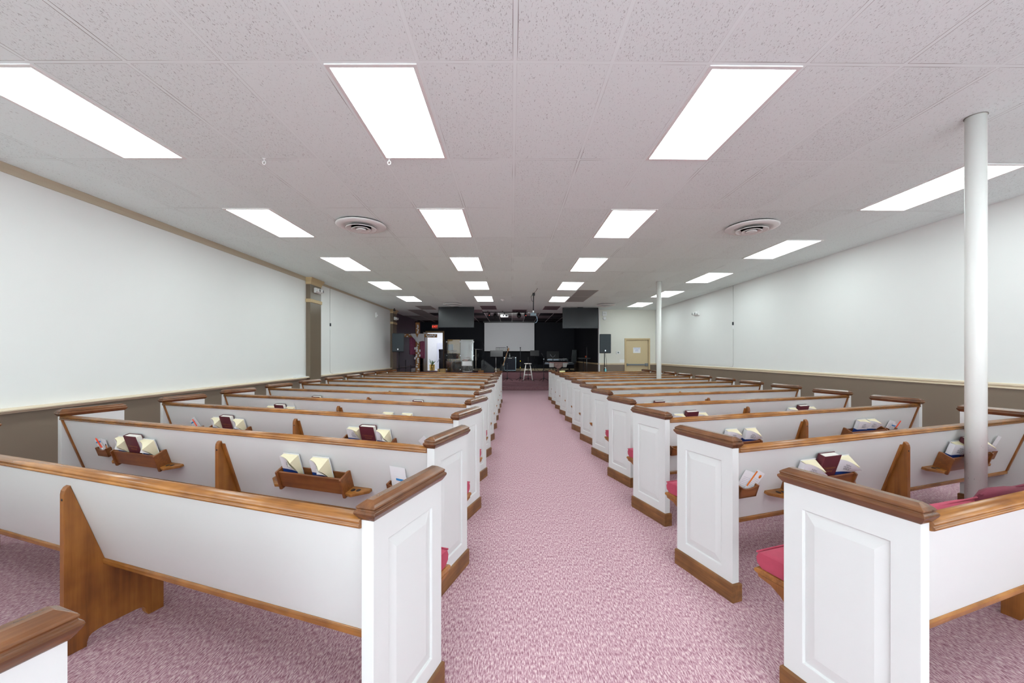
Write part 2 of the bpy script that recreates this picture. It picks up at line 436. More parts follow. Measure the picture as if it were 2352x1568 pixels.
# tan steel door
d = MB()
d.box(DX0-.065, DX0, YF-.035, YF+.06, 0, DZ+.065); d.box(DX1, DX1+.065, YF-.035, YF+.06, 0, DZ+.065); d.box(DX0, DX1, YF-.035, YF+.06, DZ, DZ+.065)
dr = struct('door_1', MB().box(DX0, DX1, YF+.02, YF+.06, .005, DZ).mesh('door_1', m_tan)); dr['label'] = 'tan steel door with grey panic bar and paper notice'
put('door_frame', d.mesh('door_frame', m_tantrim), dr, bevel=.004)
b = MB(); b.box(DX0+.03, DX1-.03, YF-.045, YF-.005, 1.035, 1.095); b.box(DX1-.13, DX1-.02, YF-.06, YF+.02, 1.01, 1.12); b.box(DX0+.02, DX0+.07, YF-.05, YF+.02, 1.02, 1.11)
put('panic_bar', b.mesh('panic_bar', plain('grey_bar', lin(128,134,140), .35, .5)), dr, bevel=.006)
t = thing('door_notice', 'white paper notice with blue lettering taped on tan door', 'notice', (4.99, YF+.018, 1.64))
put('sheet', MB().box(-.145, .145, -.0015, 0, -.11, .11).mesh('sheet', m_paper), t)
put('lettering', text_mesh('notice_text', 'PLEASE DO NOT\nUSE THIS DOOR\nDURING\nSERVICE', .034, m_blueink, spacing=1.25), t, (0, -.0022, .03), (pi/2,0,0))

# bright doorway beside the drums
fr = MB()
fr.box(OX0-.09, OX0, YS-.03, YS+.12, .57, OZ+.09); fr.box(OX1, OX1+.09, YS-.03, YS+.12, .57, OZ+.09); fr.box(OX0, OX1, YS-.03, YS+.12, OZ, OZ+.09)
dr = struct('door_2', fr.mesh('door_2', plain('tan_wood_frame', lin(150,124,90), .5))); dr['label'] = 'open doorway with tan frame beside the drum shield'
lf = put('door_leaf', MB().box(OX0-.045, OX0, YS-.88, YS-.04, .585, OZ-.01).mesh('door_leaf', plain('brown_door_leaf', lin(84,58,40), .4)), dr)
put('door_knob', MB().lathe([(.001,-.09),(.02,-.085),(.03,-.07),(.028,-.05),(.014,-.04),(.014,0)], (0,0,0), 16, axis='x').xf(Matrix.Translation((OX0+.0,YS-.80,1.53)) @ Matrix.Rotation(pi,4,'Z')).mesh('door_knob', m_metal), lf)
# small bright room beyond it
m_bw = plain('white_back_room', (.80,.80,.82,1), .6)
for nm, bb, mm in (('floor_beyond', (-5.35,-3.0,YS+.15,YS+2.6,.47,.57), plain('white_tile_floor', (.78,.78,.8,1), .3)), ('wall_beyond_back', (-5.35,-3.0,YS+2.5,YS+2.6,.57,3.2), m_bw),
                   ('wall_beyond_left', (-5.40,-5.30,YS+.15,YS+2.6,.57,3.2), m_bw), ('wall_beyond_right', (-3.05,-2.95,YS+.15,YS+2.6,.57,3.2), m_bw), ('ceiling_beyond', (-5.35,-3.0,YS+.15,YS+2.6,3.15,3.25), m_bw)):
    struct(nm, MB().box(*bb).mesh(nm, mm))
t = thing('tall_cabinet', 'white tall cabinet with dark knobs seen through doorway', 'cabinet', (-4.13, YS+2.3, .57))
put('body', MB().box(-.42, .45, -.2, .19, 0, 1.62).mesh('body', plain('cabinet_white', (.60,.60,.68,1), .5)), t, bevel=.006)
for sx in (-1, 1):
    dd = put('door', MB().box(sx*.215+.015-.21, sx*.215+.015+.21, -.22, -.2, .03, 1.58).mesh('door', plain('cabinet_door', (.62,.63,.72,1), .5)), t, bevel=.004)
    if sx < 0:
        for z in (.55, 1.30): put('knob', MB().ball((.17, -.235, z), .022).mesh('knob', m_black), dd)
t = thing('white_ceiling_lamp', 'bright ceiling lamp lighting the room past the doorway', 'lamp', (-4.2, YS+1.2, 3.13))
put('diffuser', MB().box(-.6, .6, -.5, .5, -.02, 0).mesh('diffuser', emit('lamp_glow', (.95,.97,1,1), 7)), t)
put('housing', MB().box(-.63, .63, -.53, .53, -.015, .015).mesh('housing', m_wplastic), t)

# ------------------------------------------------------------------ ceiling fixtures
m_diff = emit('fluorescent_diffuser', (.87,1,1.0,1), LIGHT_E)
m_frame = plain('white_enamel', (.82,.82,.81,1), .4)
ord_ = ['nearest', 'second', 'third', 'fourth', 'fifth', 'sixth']
fmesh = MB()
w, l = GW/2-.012, GL/2-.012
iw, il = w-.026, l-.026
for (a0,a1,c0,c1) in ((-w,w,-l,-il),(-w,w,il,l),(-w,-iw,-il,il),(iw,w,-il,il)): fmesh.box(a0,a1,c0,c1,-.004,.004)
fme = fmesh.mesh('frame', m_frame); dme = MB().box(-iw,iw,-il,il,-.0038,.003).mesh('diffuser', m_diff)
def ceil_light(k, j, label):
    x = GX0+(k+.5)*GW; y = GY0+(j+.5)*GL
    t = thing('ceiling_light', label, 'ceiling light', (x, y, ceil_z(x)-.004), 0, 'fluorescent ceiling panels')
    if x > 0: t.rotation_euler = (0, .008, 0)
    put('frame', fme, t); put('diffuser', dme, t)
for k, nm in ((-6, 'leftmost column'), (-2, 'centre-left column'), (2, 'centre-right column')):
    for n, j in enumerate((0,2,4,6,8)):
        ceil_light(k, j, f'bright rectangular ceiling light, {ord_[n]} one from the camera in the {nm}')
    for j in (-2, -4): ceil_light(k, j, f'bright rectangular ceiling light of the {nm}, overhead {"just" if j==-2 else "far"} behind the camera')
for n, j in enumerate((1,3,5,7,9)):
    ceil_light(7, j, f'bright rectangular ceiling light, {ord_[n]} one from the camera in the rightmost column')
for j in (-1,-3): ceil_light(7, j, f'bright rectangular ceiling light of the rightmost column, overhead {"just" if j==-1 else "far"} behind the camera')

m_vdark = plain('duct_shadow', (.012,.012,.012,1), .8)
def vent(k, j, label):
    x = GX0+(k+.5)*GW; y = GY0+(j+.5)*GL
    t = thing('ceiling_vent', label, 'air vent', (x, y, ceil_z(x)-.012), 0, 'round ceiling vents')
    put('flange', MB().lathe([(.215,-.004),(.335,-.004),(.335,-.014),(.315,-.024),(.27,-.036),(.235,-.03),(.215,-.012)], n=48).mesh('flange', m_frame), t)
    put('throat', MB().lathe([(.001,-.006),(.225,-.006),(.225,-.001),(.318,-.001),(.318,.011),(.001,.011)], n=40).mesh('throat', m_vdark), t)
    for (ro, ri, zz) in ((.205,.135,-.060),(.130,.085,-.070)):
        put('cone', MB().lathe([(ri,zz+.028),(ro-.012,zz+.002),(ro,zz),(ro,zz+.008),(ro-.01,zz+.012),(ri,zz+.036),(ri,zz+.028)], n=40).mesh('cone', m_frame), t)
    put('core', MB().lathe([(.001,-.076),(.05,-.075),(.07,-.068),(.068,-.060),(.001,-.045)], n=32).mesh('core', m_frame), t)
vent(-4, 2, 'round white ceiling vent, nearer one on the left side')
vent(5, 2, 'round white ceiling vent, nearer one on the right side')
vent(-4, 9, 'round white ceiling vent above the left television')
vent(5, 9, 'round white ceiling vent above the tan door wall')

# clips hanging from the ceiling grid
for (x, y, lb) in ((-1.145, 3.665, 'small white clip hanging by the corner of a ceiling light'), (-2.315, 3.665, 'small white clip hanging from ceiling grid further left')):
    o = put('ceiling_clip', MB().tube([(0,0,0),(0,0,-.02),(.014,0,-.034),(.012,0,-.052),(0,0,-.06),(-.012,0,-.052),(-.014,0,-.034),(0,0,-.02)], .004, 6).box(-.012,.012,-.006,.006,-.006,.004).mesh('ceiling_clip', m_wplastic), loc=(x, y, ceil_z(x)))
    tag(o, lb, 'clip', 'ceiling grid clips')
b = MB().lathe([(.001,0),(.07,0),(.07,-.014),(.055,-.03),(.03,-.034),(.028,-.048),(.001,-.05)], n=24)
tag(put('smoke_detector', b.mesh('smoke_detector', m_wplastic), loc=(-.29,12.95,CZ-.001)), 'white round smoke detector on ceiling before the stage', 'smoke detector')

# round steel columns
m_col = None
def scuffed():
    m = plain('scuffed_cream_paint', (.76,.76,.73,1), .38, var=.02, scale=6)
    nt = m.node_tree; b = nt.nodes['Principled BSDF']
    src = b.inputs['Base Color'].links[0].from_socket
    tc = N(nt, 'ShaderNodeTexCoord'); mp = N(nt, 'ShaderNodeMapping'); mp.inputs['Scale'].default_value = (60, 60, 30); mp.inputs['Rotation'].default_value = (0, .5, .3)
    nt.links.new(tc.outputs['Object'], mp.inputs['Vector'])
    no = N(nt, 'ShaderNodeTexNoise'); no.inputs['Scale'].default_value = 1; no.inputs['Detail'].default_value = 4; nt.links.new(mp.outputs['Vector'], no.inputs['Vector'])
    sp = N(nt, 'ShaderNodeSeparateXYZ'); nt.links.new(tc.outputs['Object'], sp.inputs[0])
    mr = N(nt, 'ShaderNodeMapRange'); mr.inputs['From Min'].default_value = .3; mr.inputs['From Max'].default_value = 1.6; mr.inputs['To Min'].default_value = .66; mr.inputs['To Max'].default_value = .80
    nt.links.new(sp.outputs[2], mr.inputs['Value'])
    gt = N(nt, 'ShaderNodeMath', operation='GREATER_THAN'); nt.links.new(no.outputs['Fac'], gt.inputs[0]); nt.links.new(mr.outputs[0], gt.inputs[1])
    mx = N(nt, 'ShaderNodeMix', data_type='RGBA'); mx.inputs[7].default_value = (.22,.22,.22,1)
    ml = N(nt, 'ShaderNodeMath', operation='MULTIPLY'); ml.inputs[1].default_value = .7; nt.links.new(gt.outputs[0], ml.inputs[0])
    nt.links.new(ml.outputs[0], mx.inputs[0]); nt.links.new(src, mx.inputs[6]); nt.links.new(mx.outputs[2], b.inputs['Base Color'])
    return m
m_col = scuffed()
for (x, y, lb) in ((3.525, 2.975, 'white round steel column nearest the camera with scuffed paint'), (3.64, 9.68, 'slender white round column far back among the right pews')):
    t = thing('support_column', lb, 'column', (x, y, 0), 0, 'round steel columns')
    put('shaft', MB().cyl((0,0,0),(0,0,ceil_z(x)+.004),.058,40).mesh('shaft', m_col), t)
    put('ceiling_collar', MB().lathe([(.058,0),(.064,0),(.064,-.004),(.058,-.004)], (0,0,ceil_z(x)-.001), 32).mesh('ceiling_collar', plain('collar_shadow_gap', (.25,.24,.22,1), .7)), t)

# brown pilasters on the left wall
def pilaster(y0, y1, label):
    t = thing('pilaster', label, 'pilaster', (XL, (y0+y1)/2, 0), 0, 'brown wall pilasters')
    h = (y1-y0)/2; px = .105
    put('shaft', MB().box(0, px, -h, h, 0, 3.20).mesh('shaft', m_pilaster), t)
    def ring(o, z): return [(-.0+.0, -h-o, z), (px+o, -h-o, z), (px+o, h+o, z), (0, h+o, z)]
    put('crown', MB().rings([ring(.004,3.13), ring(.012,3.15), ring(.018,3.19), ring(.045,3.235), ring(.06,3.255), ring(.06,3.284)]).mesh('crown', m_tantrim), t)
    put('band', MB().rings([ring(.004,2.70), ring(.018,2.705), ring(.02,2.775), ring(.010,2.785)]).mesh('band', m_tantrim), t)
    return t
pilaster(9.28, 9.80, 'brown wall pilaster with tan crown nearest the camera')
pilaster(15.73, 16.25, 'brown wall pilaster with tan crown beside the stage')

def emergency_light(loc, rz, label):
    """long axis along local x, back on local y=0, front towards -y"""
    t = thing('emergency_light', label, 'emergency light', loc, rz, 'white emergency lights')
    put('body', MB().prism([(0,-.06),(-.045,-.06),(-.065,-.03),(-.065,.05),(-.05,.065),(0,.065)], -.135, .135, 'x').mesh('body', m_wplastic), t, bevel=.008)
    for sx in (-1, 1):
        h = put('lamp_head', MB().lathe([(.001,-.05),(.036,-.05),(.044,-.045),(.046,0),(.03,.02),(.001,.022)], (sx*.085,-.075,.0), 20, axis='y').mesh('lamp_head', m_wplastic), t)
        put('lens', MB().lathe([(.001,-.054),(.034,-.053),(.034,-.048),(.001,-.048)], (sx*.085,-.075,.0), 20, axis='y').mesh('lens', m_metal), h)
emergency_light((XL+.105, 9.57, 3.01), pi/2, 'white emergency light on the pilaster nearest the camera')
emergency_light((XL+.105, 16.0, 2.93), pi/2, 'white emergency light on the pilaster beside the stage')
emergency_light((XR, 12.05, 2.72), -pi/2, 'white emergency light high on the right wall')
b = MB(); b.box(0,.05,-.05,.05,-.09,.09); b.box(.05,.075,-.02,.02,-.05,.02)
tag(put('motion_sensor', b.mesh('motion_sensor', m_wplastic), loc=(XL,14.05,2.88), bevel=.006), 'small white sensor box on the left wall', 'sensor')
t = thing('security_camera', 'small black camera on ceiling above the stage pilaster', 'camera', (-4.62, 15.45, CZ))
put('mount', MB().cyl((0,0,0),(0,0,-.05),.02,12).mesh('mount', m_black), t); put('body', MB().box(-.035,.035,-.05,.05,-.11,-.05).mesh('body', m_black), t, bevel=.01)

# thin wall cables with clips
def wall_cable(x, y, sx, zb, label):
    t = thing('wall_cable', label, 'cable', (x, y, zb), 0, 'thin wall cables')
    put('cord', MB().tube([(sx*.006,0,3.27-zb),(sx*.006,0,.08),(sx*.008,.03,.02),(sx*.01,.16,0)], .0042, 6).mesh('cord', plain('grey_cord', (.5,.49,.47,1), .5)), t)
    put('clip', MB().box(0,.03*sx,-.012,.012,2.22-zb,2.30-zb).mesh('clip', m_dmetal), t)
    put('sleeve', MB().box(0,.024*sx,-.012,.012,2.12-zb,2.21-zb).mesh('sleeve', m_wplastic), t)
wall_cable(XL, 10.5, 1, .95, 'thin pale cord hanging down the left wall')
wall_cable(XR, 10.1, -1, 1.13, 'thin pale cord hanging down the right wall')
o = put('wall_panel', MB().box(-.006, 0, 0, 4.6, 0, 2.06).mesh('wall_panel', m_wall), loc=(XR, 10.12, 1.17)); tag(o, 'flat white panel covering the far end of the right wall', 'wall panel')
o = put('paper_stack', MB().box(-.03,.03,-.28,.28,0,.012).mesh('paper_stack', m_paper), loc=(XL+.045, 9.0, .938)); tag(o, 'white papers left on the sill of the left wall', 'papers')

# things on the tan door wall
def wall_box(name, x, z, w_, h_, dp, label, cat, mat=m_wplastic):
    t = thing(name, label, cat, (x, YF, z))
    put('housing', MB().box(-w_/2,w_/2,-dp,0,-h_/2,h_/2).mesh('housing', mat), t, bevel=.006); return t
t = wall_box('alarm_strobe', 3.69, 3.09, .175, .17, .05, 'square white alarm box high on the tan door wall', 'alarm')
put('lens', MB().box(-.05,.05,-.062,-.05,-.02,.03).mesh('lens', plain('pale_lens', (.7,.7,.68,1), .2)), t, bevel=.01)
o = put('alarm_horn', MB().lathe([(.001,-.04),(.05,-.038),(.068,-.028),(.07,0),(.001,0)], (0,0,0), 28, axis='y').mesh('alarm_horn', m_wplastic), loc=(3.70,YF,2.91)); tag(o, 'round white alarm below the square alarm box', 'alarm')
t = wall_box('thermostat', 4.24, 1.545, .15, .11, .03, 'white thermostat with small grey screen on the wall', 'thermostat')
put('screen', MB().box(-.03,.03,-.032,-.03,-.022,.024).mesh('screen', plain('grey_lcd', lin(92,110,104), .3)), t)
t = wall_box('switch_plate', 4.40, 1.215, .19, .115, .008, 'white triple switch plate left of the tan door', 'switch plate')
for i in (-1,0,1): put('switch', MB().box(i*.048-.006, i*.048+.006, -.02, -.008, -.014, .014).mesh('switch', m_wplastic), t)

# ------------------------------------------------------------------ pews
# pew frame: x runs along the pew from the aisle end (0) to the wall end (sg*L), y towards the stage, z up
PD, PT, PH = .45, .05, .906
SL = atan2(.142, .46)            # lean of the backrest
def end_panel(sg, x_out, dirx):
    """board with a raised panel on its outer face; dirx = outward direction along x"""
    b = MB(); xi = x_out - dirx*PT
    def R(y0,y1,z0,z1,d): return [(x_out-dirx*d,y0,z0),(x_out-dirx*d,y1,z0),(x_out-dirx*d,y1,z1),(x_out-dirx*d,y0,z1)]
    rings = [R(0,PD,0,PH,0), R(.08,.372,.176,.81,0), R(.083,.369,.179,.807,.010), R(.126,.326,.226,.760,.001)]
    b.rings(rings, 0, False); o = len(b.v)-4; b.f.append([o,o+1,o+2,o+3]); b.m.append(0); b.sm.append(False)
    q = R(0,PD,0,PH,0); p = [(xi,y,z) for (_,y,z) in q]
    b.rings([q, p], 0, False); o = len(b.v)-4; b.f.append([o,o+1,o+2,o+3]); b.m.append(0); b.sm.append(False)
    return b
def rect(xc, hw, y0, y1, off, z): return [(xc-hw-off,y0-off,z),(xc+hw+off,y0-off,z),(xc+hw+off,y1+off,z),(xc-hw-off,y1+off,z)]
def cap_mesh(xc):
    pr = [(.001,.900),(.005,.904),(.010,.911),(.017,.922),(.0185,.927),(.017,.933),(.012,.936),(.0105,.940),(.0135,.944),(.011,.949),(.004,.955),(-.012,.966),(-.014,.966)]
    return MB().rings([rect(xc, PT/2, 0, PD, o, z) for (o, z) in pr])
def base_mesh(xc):
    pr = [(.012,0),(.012,.098),(.009,.104),(.001,.107)]
    return MB().rings([rect(xc, PT/2, 0, PD, o, z) for (o, z) in pr])
def yb(z): return .008 + (.868-z)*tan(SL)        # rear face of the backrest at height z
SUP = {-1: 1.80, 1: 1.67}
LEN = {-1: 3.81, 1: 3.45}
LIB = {}
def build_lib(sg):
    L = LEN[sg]; D = {}
    D['end_a'] = end_panel(sg, 0, -sg).mesh('end_panel', m_white)
    D['end_w'] = end_panel(sg, sg*L, sg).mesh('end_panel', m_white)
    D['cap_a'] = cap_mesh(sg*PT/2).mesh('cap', m_woody); D['cap_w'] = cap_mesh(sg*(L-PT/2)).mesh('cap', m_woody)
    D['base_a'] = base_mesh(sg*PT/2).mesh('base_board', m_woodk); D['base_w'] = base_mesh(sg*(L-PT/2)).mesh('base_board', m_woodk)
    x0, x1 = sorted((sg*PT, sg*(L-PT)))
    D['back'] = MB().prism([(yb(.885),.885),(yb(.40),.40),(yb(.40)+.02,.40),(yb(.885)+.02,.885)], x0, x1).mesh('backrest', m_whiteback)
    rp = [(-.004,.872),(-.012,.875),(-.015,.881),(-.012,.886),(-.008,.888),(-.012,.891),(-.011,.899),(-.004,.906),(.010,.910),(.030,.910),(.044,.906),(.052,.897),(.054,.884),(.050,.876),(.044,.872)]
    D['rail'] = MB().prism(rp, x0, x1, smooth=True).mesh('top_rail', m_woodx)
    y4 = yb(.39)
    D['brail'] = MB().prism([(y4-.012,.379),(y4-.014,.400),(y4-.008,.408),(y4+.03,.408),(y4+.03,.379)], x0, x1).mesh('bottom_rail', m_woodx)
    sx = sg*SUP[sg]
    poly = [(0,0),(.082,0),(.083,.022),(.090,.044),(.104,.055),(.14,.062),(.28,.062),(.312,.057),(.322,.044),(.326,.022),(.338,0),(.41,0),(.41,.408),(yb(.408),.408),(yb(.815)-.001,.815),(.026,.820),(.012,.813),(.003,.798),(0,.780)]
    D['sup'] = MB().prism(poly, sx-.018, sx+.018).mesh('middle_support', m_woodz)
    D['screw'] = MB().lathe([(.001,-.0015),(.006,-.0015),(.006,.002),(.001,.002)], (sx,0,.755), 10, axis='y').mesh('screw_plug', m_dmetal)
    bx = sx - sg*.034
    D['batten'] = MB().prism([(yb(.80)-.012,.80),(yb(.80)+.001,.80),(yb(.41)+.001,.41),(yb(.41)-.012,.41)], bx-.012, bx+.012).mesh('batten', m_woodz)
    for nm, xx in (('trim_w', sg*(L-PT-.011)),):
        D[nm] = MB().prism([(yb(.872)-.012,.872),(yb(.872)+.001,.872),(yb(.408)+.001,.408),(yb(.408)-.012,.408)], xx-.011, xx+.011).mesh('end_trim', m_woodz)
    D['seat'] = MB().prism([(y4+.025,.412),(y4+.025,.436),(.60,.436),(.625,.434),(.636,.424),(.632,.414),(.615,.410)], x0, x1).mesh('seat', m_woodx)
    for nm, xx in (('br_a', sg*(PT+.014)), ('br_w', sg*(L-PT-.014))):
        D[nm] = MB().prism([(.43,.41),(.43,.30),(.46,.315),(.50,.36),(.55,.388),(.61,.398),(.615,.41)], xx-.014, xx+.014).mesh('seat_bracket', m_woodz)
    LIB[sg] = D
build_lib(-1); build_lib(1)
# book rack (lies on the backrest; frame tilted with it): back on y=0, front towards -y
def rack_mesh():
    b = MB(); w = .26
    b.box(-w, w, -.085, -.071, .008, .112); b.box(-w, w, -.085, 0, 0, .014); b.box(-w, w, -.010, 0, 0, .11)
    for sx in (-1, 1):
        x0, x1 = sorted((sx*w, sx*(w+.016)))
        b.prism([(0,-.012),(0,.128),(-.018,.131),(-.05,.123),(-.088,.118),(-.098,.112),(-.098,-.018),(-.088,-.022)], x0, x1)
    return b
RACK = rack_mesh().mesh('book_rack', m_rack)
def cup_mesh(sx):
    b = MB(); p = [(0,.004),(0,-.084),(.045,-.092),(.078,-.070),(.140,-.026),(.140,.004)]
    b.prism([(sx*x,y) for x,y in p], -.010, .010, 'z')
    for (cx_, cy_) in ((.028,-.042),(.066,-.036)):
        b.lathe([(.001,.0106),(.016,.0106),(.016,.0),(.001,.0)], (sx*cx_,cy_,0), 16, 1)
    return b
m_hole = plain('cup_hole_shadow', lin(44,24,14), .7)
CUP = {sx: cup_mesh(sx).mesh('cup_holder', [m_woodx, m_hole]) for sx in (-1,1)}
def holder_mesh():
    b = MB(); w = .074
    n = 8; top = [(-w + 2*w*i/n, .078 - .020*sin(pi*i/n)) for i in range(n+1)]
    b.prism([(-w,0)] + [(x,z) for x,z in top] + [(w,0)], -.042, -.030, 'y')
    b.box(-w,w,-.042,0,0,.012); b.box(-w,-w+.012,-.042,0,0,.078); b.box(w-.012,w,-.042,0,0,.078); b.box(-w,w,-.008,0,0,.07)
    b.lathe([(.001,-.003),(.004,-.003),(.004,0),(.001,0)], (0,0,0), 6, axis='y')
    return b
HOLD = holder_mesh().mesh('card_holder', m_rack)

PEWS = {}
def pew(sg, ox, oy, deg, label, racks=None, holders=None, batten=True, key=None):
    """racks / holders: distances from the aisle end"""
    D = LIB[sg]
    t = thing('pew', label, 'pew', (ox, oy, 0), radians(deg)*sg, 'white pews with brown caps, %s block' % ('left' if sg < 0 else 'right'))
    for a in ('a', 'w'):
        e = put('end_panel', D['end_'+a], t, bevel=.0025)
        put('cap', D['cap_'+a], e, bevel=.0015); put('base_board', D['base_'+a], e, bevel=.002)
    bk = put('backrest', D['back'], t)
    put('top_rail', D['rail'], t); put('bottom_rail', D['brail'], t, bevel=.002)
    s_ = put('middle_support', D['sup'], t, bevel=.003); put('screw_plug', D['screw'], s_)
    put('seat', D['seat'], t, bevel=.003)
    for a in ('a', 'w'):
        put('seat_bracket', D['br_'+a], t, bevel=.002)
    put('end_trim', D['trim_w'], t, bevel=.002)
    if batten: put('batten', D['batten'], t, bevel=.002)
    info = dict(M=Matrix.Translation((ox,oy,0)) @ Matrix.Rotation(radians(deg)*sg, 4, 'Z'), sg=sg, racks=[], holders=[])
    for u in racks or ():
        z = .575; loc = (sg*u, yb(z), z)
        r = put('book_rack', RACK, t, loc, (SL, 0, 0), bevel=.0025)
        for sx in (-1, 1): put('cup_holder', CUP[sx], r, (sx*.274, -.002, -.002), (-SL*.25, 0, 0), bevel=.002)
        info['racks'].append(info['M'] @ Matrix.Translation(loc) @ Matrix.Rotation(SL, 4, 'X'))
    for u in holders or ():
        z = .585; loc = (sg*u, yb(z), z)
        put('card_holder', HOLD, t, loc, (SL, 0, 0), bevel=.002)
        info['holders'].append(info['M'] @ Matrix.Translation(loc) @ Matrix.Rotation(SL, 4, 'X'))
    PEWS[key] = info
    return t
ords = ['first','second','third','fourth','fifth','sixth','seventh','eighth','ninth','tenth','eleventh','twelfth']
LR, LH = (.93, 2.73), (.285, 3.265)
LROWS = [(-.455,1.293),(-.452,2.294),(-.447,3.294),(-.447,4.270),(-.447,5.295),(-.447,6.329),(-.445,7.355),(-.446,8.373),(-.444,9.438),(-.440,10.446),(-.432,11.498)]
LANG = [19.0,18.6,18.8,18.6,18.3,18.3,18.4,18.4,18.4,18.4,18.4]
def plabel(n, blk, last):
    if n == 0: return f'nearest full white pew of the {blk} block, brown rails, plain back'
    if n == last: return f'white pew closest to the stage in the {blk} block'
    return f'white pew with brown rails, {ords[n]} from the camera in the {blk} block'
for n, (x, y) in enumerate(LROWS):
    rk = LR if 1 <= n <= 6 else None; hd = LH if 1 <= n <= 4 else None
    pew(-1, x, y, LANG[n], plabel(n, 'left', 10), rk, hd, n > 0, ('L', n))
pew(-1, -1.005, .33, 19.5, 'white pew end with brown cap cut off at the bottom left corner', None, None, False, ('L', -1))
RROWS = [(1.328,1.272),(1.297,2.300),(1.301,3.321),(1.302,4.286),(1.307,5.295),(1.308,6.304),(1.306,7.250),(1.312,8.27),(1.31,9.27),(1.31,10.26),(1.31,11.27),(1.31,12.26)]
RANG = [19.3,18.8,17.8,17.2,16.3,15.5,15.0,14.4,14.2,14.0,14.0,14.0]
for n, (x, y) in enumerate(RROWS):
    rk = (.79, 2.445 if n == 1 else 2.55) if 1 <= n <= 6 else None; hd = (.18, 2.87 if n == 1 else 3.02) if 1 <= n <= 4 else None
    pew(1, x, y, RANG[n], plabel(n, 'right', 11), rk, hd, n > 0, ('R', n))

# seat cushions
def cushion_mesh(x0, x1, mat, wav=0):
    b = MB(); y0, y1, z0, z1 = .165, .628, .437, .520
    def ring(x, k):
        r = .03*k; dz = wav*sin(x*9)*.5
        return [(x,y0+r,z0),(x,y1-r,z0),(x,y1-.004,z0+.02),(x,y1,z0+.045),(x,y1-.012,z1-.012+dz),(x,y1-.04,z1+dz-r*.4),(x,(y0+y1)/2,z1+.008+dz-r*.6),(x,y0+.04,z1+dz-r*.4),(x,y0+.006,z1-.02),(x,y0,z0+.03)]
    n = max(6, int(abs(x1-x0)/.12)); xs = [x0 + (x1-x0)*i/n for i in range(n+1)]
    d = .02*(1 if x1 > x0 else -1)
    seq = [(x0,1.0),(x0+d*.4,.4),(x0+d,0)] + [(x,0) for x in xs[1:-1]] + [(x1-d,0),(x1-d*.4,.4),(x1,1.0)]
    b.rings([ring(x,k) for x,k in seq], smooth=True)
    return b
def piping(x0, x1):
    return MB().tube([(x0,.628,.508),((x0+x1)/2,.628,.508),(x1,.628,.508)], .005, 6)
def cushion(key, a, c, label, mat, wav=0):
    inf = PEWS[key]; sg = inf['sg']; x0, x1 = sg*a, sg*c
    t = thing('pew_cushion', label, 'cushion', (0,0,0), 0, 'red pew cushions'); t.matrix_world = inf['M'] @ Matrix.Translation((x0,0,.437))
    me = cushion_mesh(0, x1-x0, mat, wav); me.xf(Matrix.Translation((0,0,-.437)))
    put('pad', me.mesh('pad', mat), t); put('piping', piping(0, x1-x0).xf(Matrix.Translation((0,-.004,-.437))).mesh('piping', mat), t)
cushion(('R',0), .06, 3.36, 'red velvet cushion lying on the seat of the nearest right pew', m_cushion)
def leaning(a, c, top, label, mat, wav):
    inf = PEWS[('R',0)]; t = thing('pew_cushion', label, 'cushion', (0,0,0), 0, 'red pew cushions'); t.matrix_world = inf['M'] @ Matrix.Translation((a,0,.525))
    b = MB(); n = max(6, int((c-a)/.06)); rr = []
    for i in range(n+1):
        x = (c-a)*i/n; e = min(1, min(i, n-i)/1.5+.25); tp = top + wav*(sin(i*.9)*.5+sin(i*.37+1)) - .525 - .02*(1-e); h = .036*e
        def P(d, z): return (x, yb(.525+z)+.062+.115*max(0,z)+d, z)
        rr.append([P(-h*.7,0),P(h*.7,0),P(h,.04),P(h*1.05,tp*.5),P(h,tp-.05),P(h*.7,tp-.012),P(0,tp),P(-h*.7,tp-.012),P(-h,tp-.05),P(-h,.04)])
    b.rings(rr, smooth=True); put('pad', b.mesh('pad', mat), t)
    put('piping', MB().tube([((c-a)*i/12, yb(.9)+.104, top-.525-.004) for i in (0,6,12)], .004, 6).mesh('piping', mat), t)
leaning(.08, .60, .885, 'bright red cushion stood against the back of the nearest right pew', m_cushion, .004)
leaning(.62, 3.30, .893, 'dark red crumpled cushion stood against the back of the nearest right pew', m_cushion2, .010)
for n in (1,2,3): cushion(('R',n), .06, 3.36, f'red velvet cushion on the {ords[n]} pew from the camera, right block', m_cushion)
cushion(('L',0), .06, 3.70, 'red velvet cushion on the nearest full pew, left block', m_cushion)
for n in (1,2,3): cushion(('L',n), .06, 3.70, f'red velvet cushion on the {ords[n]} pew from the camera, left block', m_cushion)

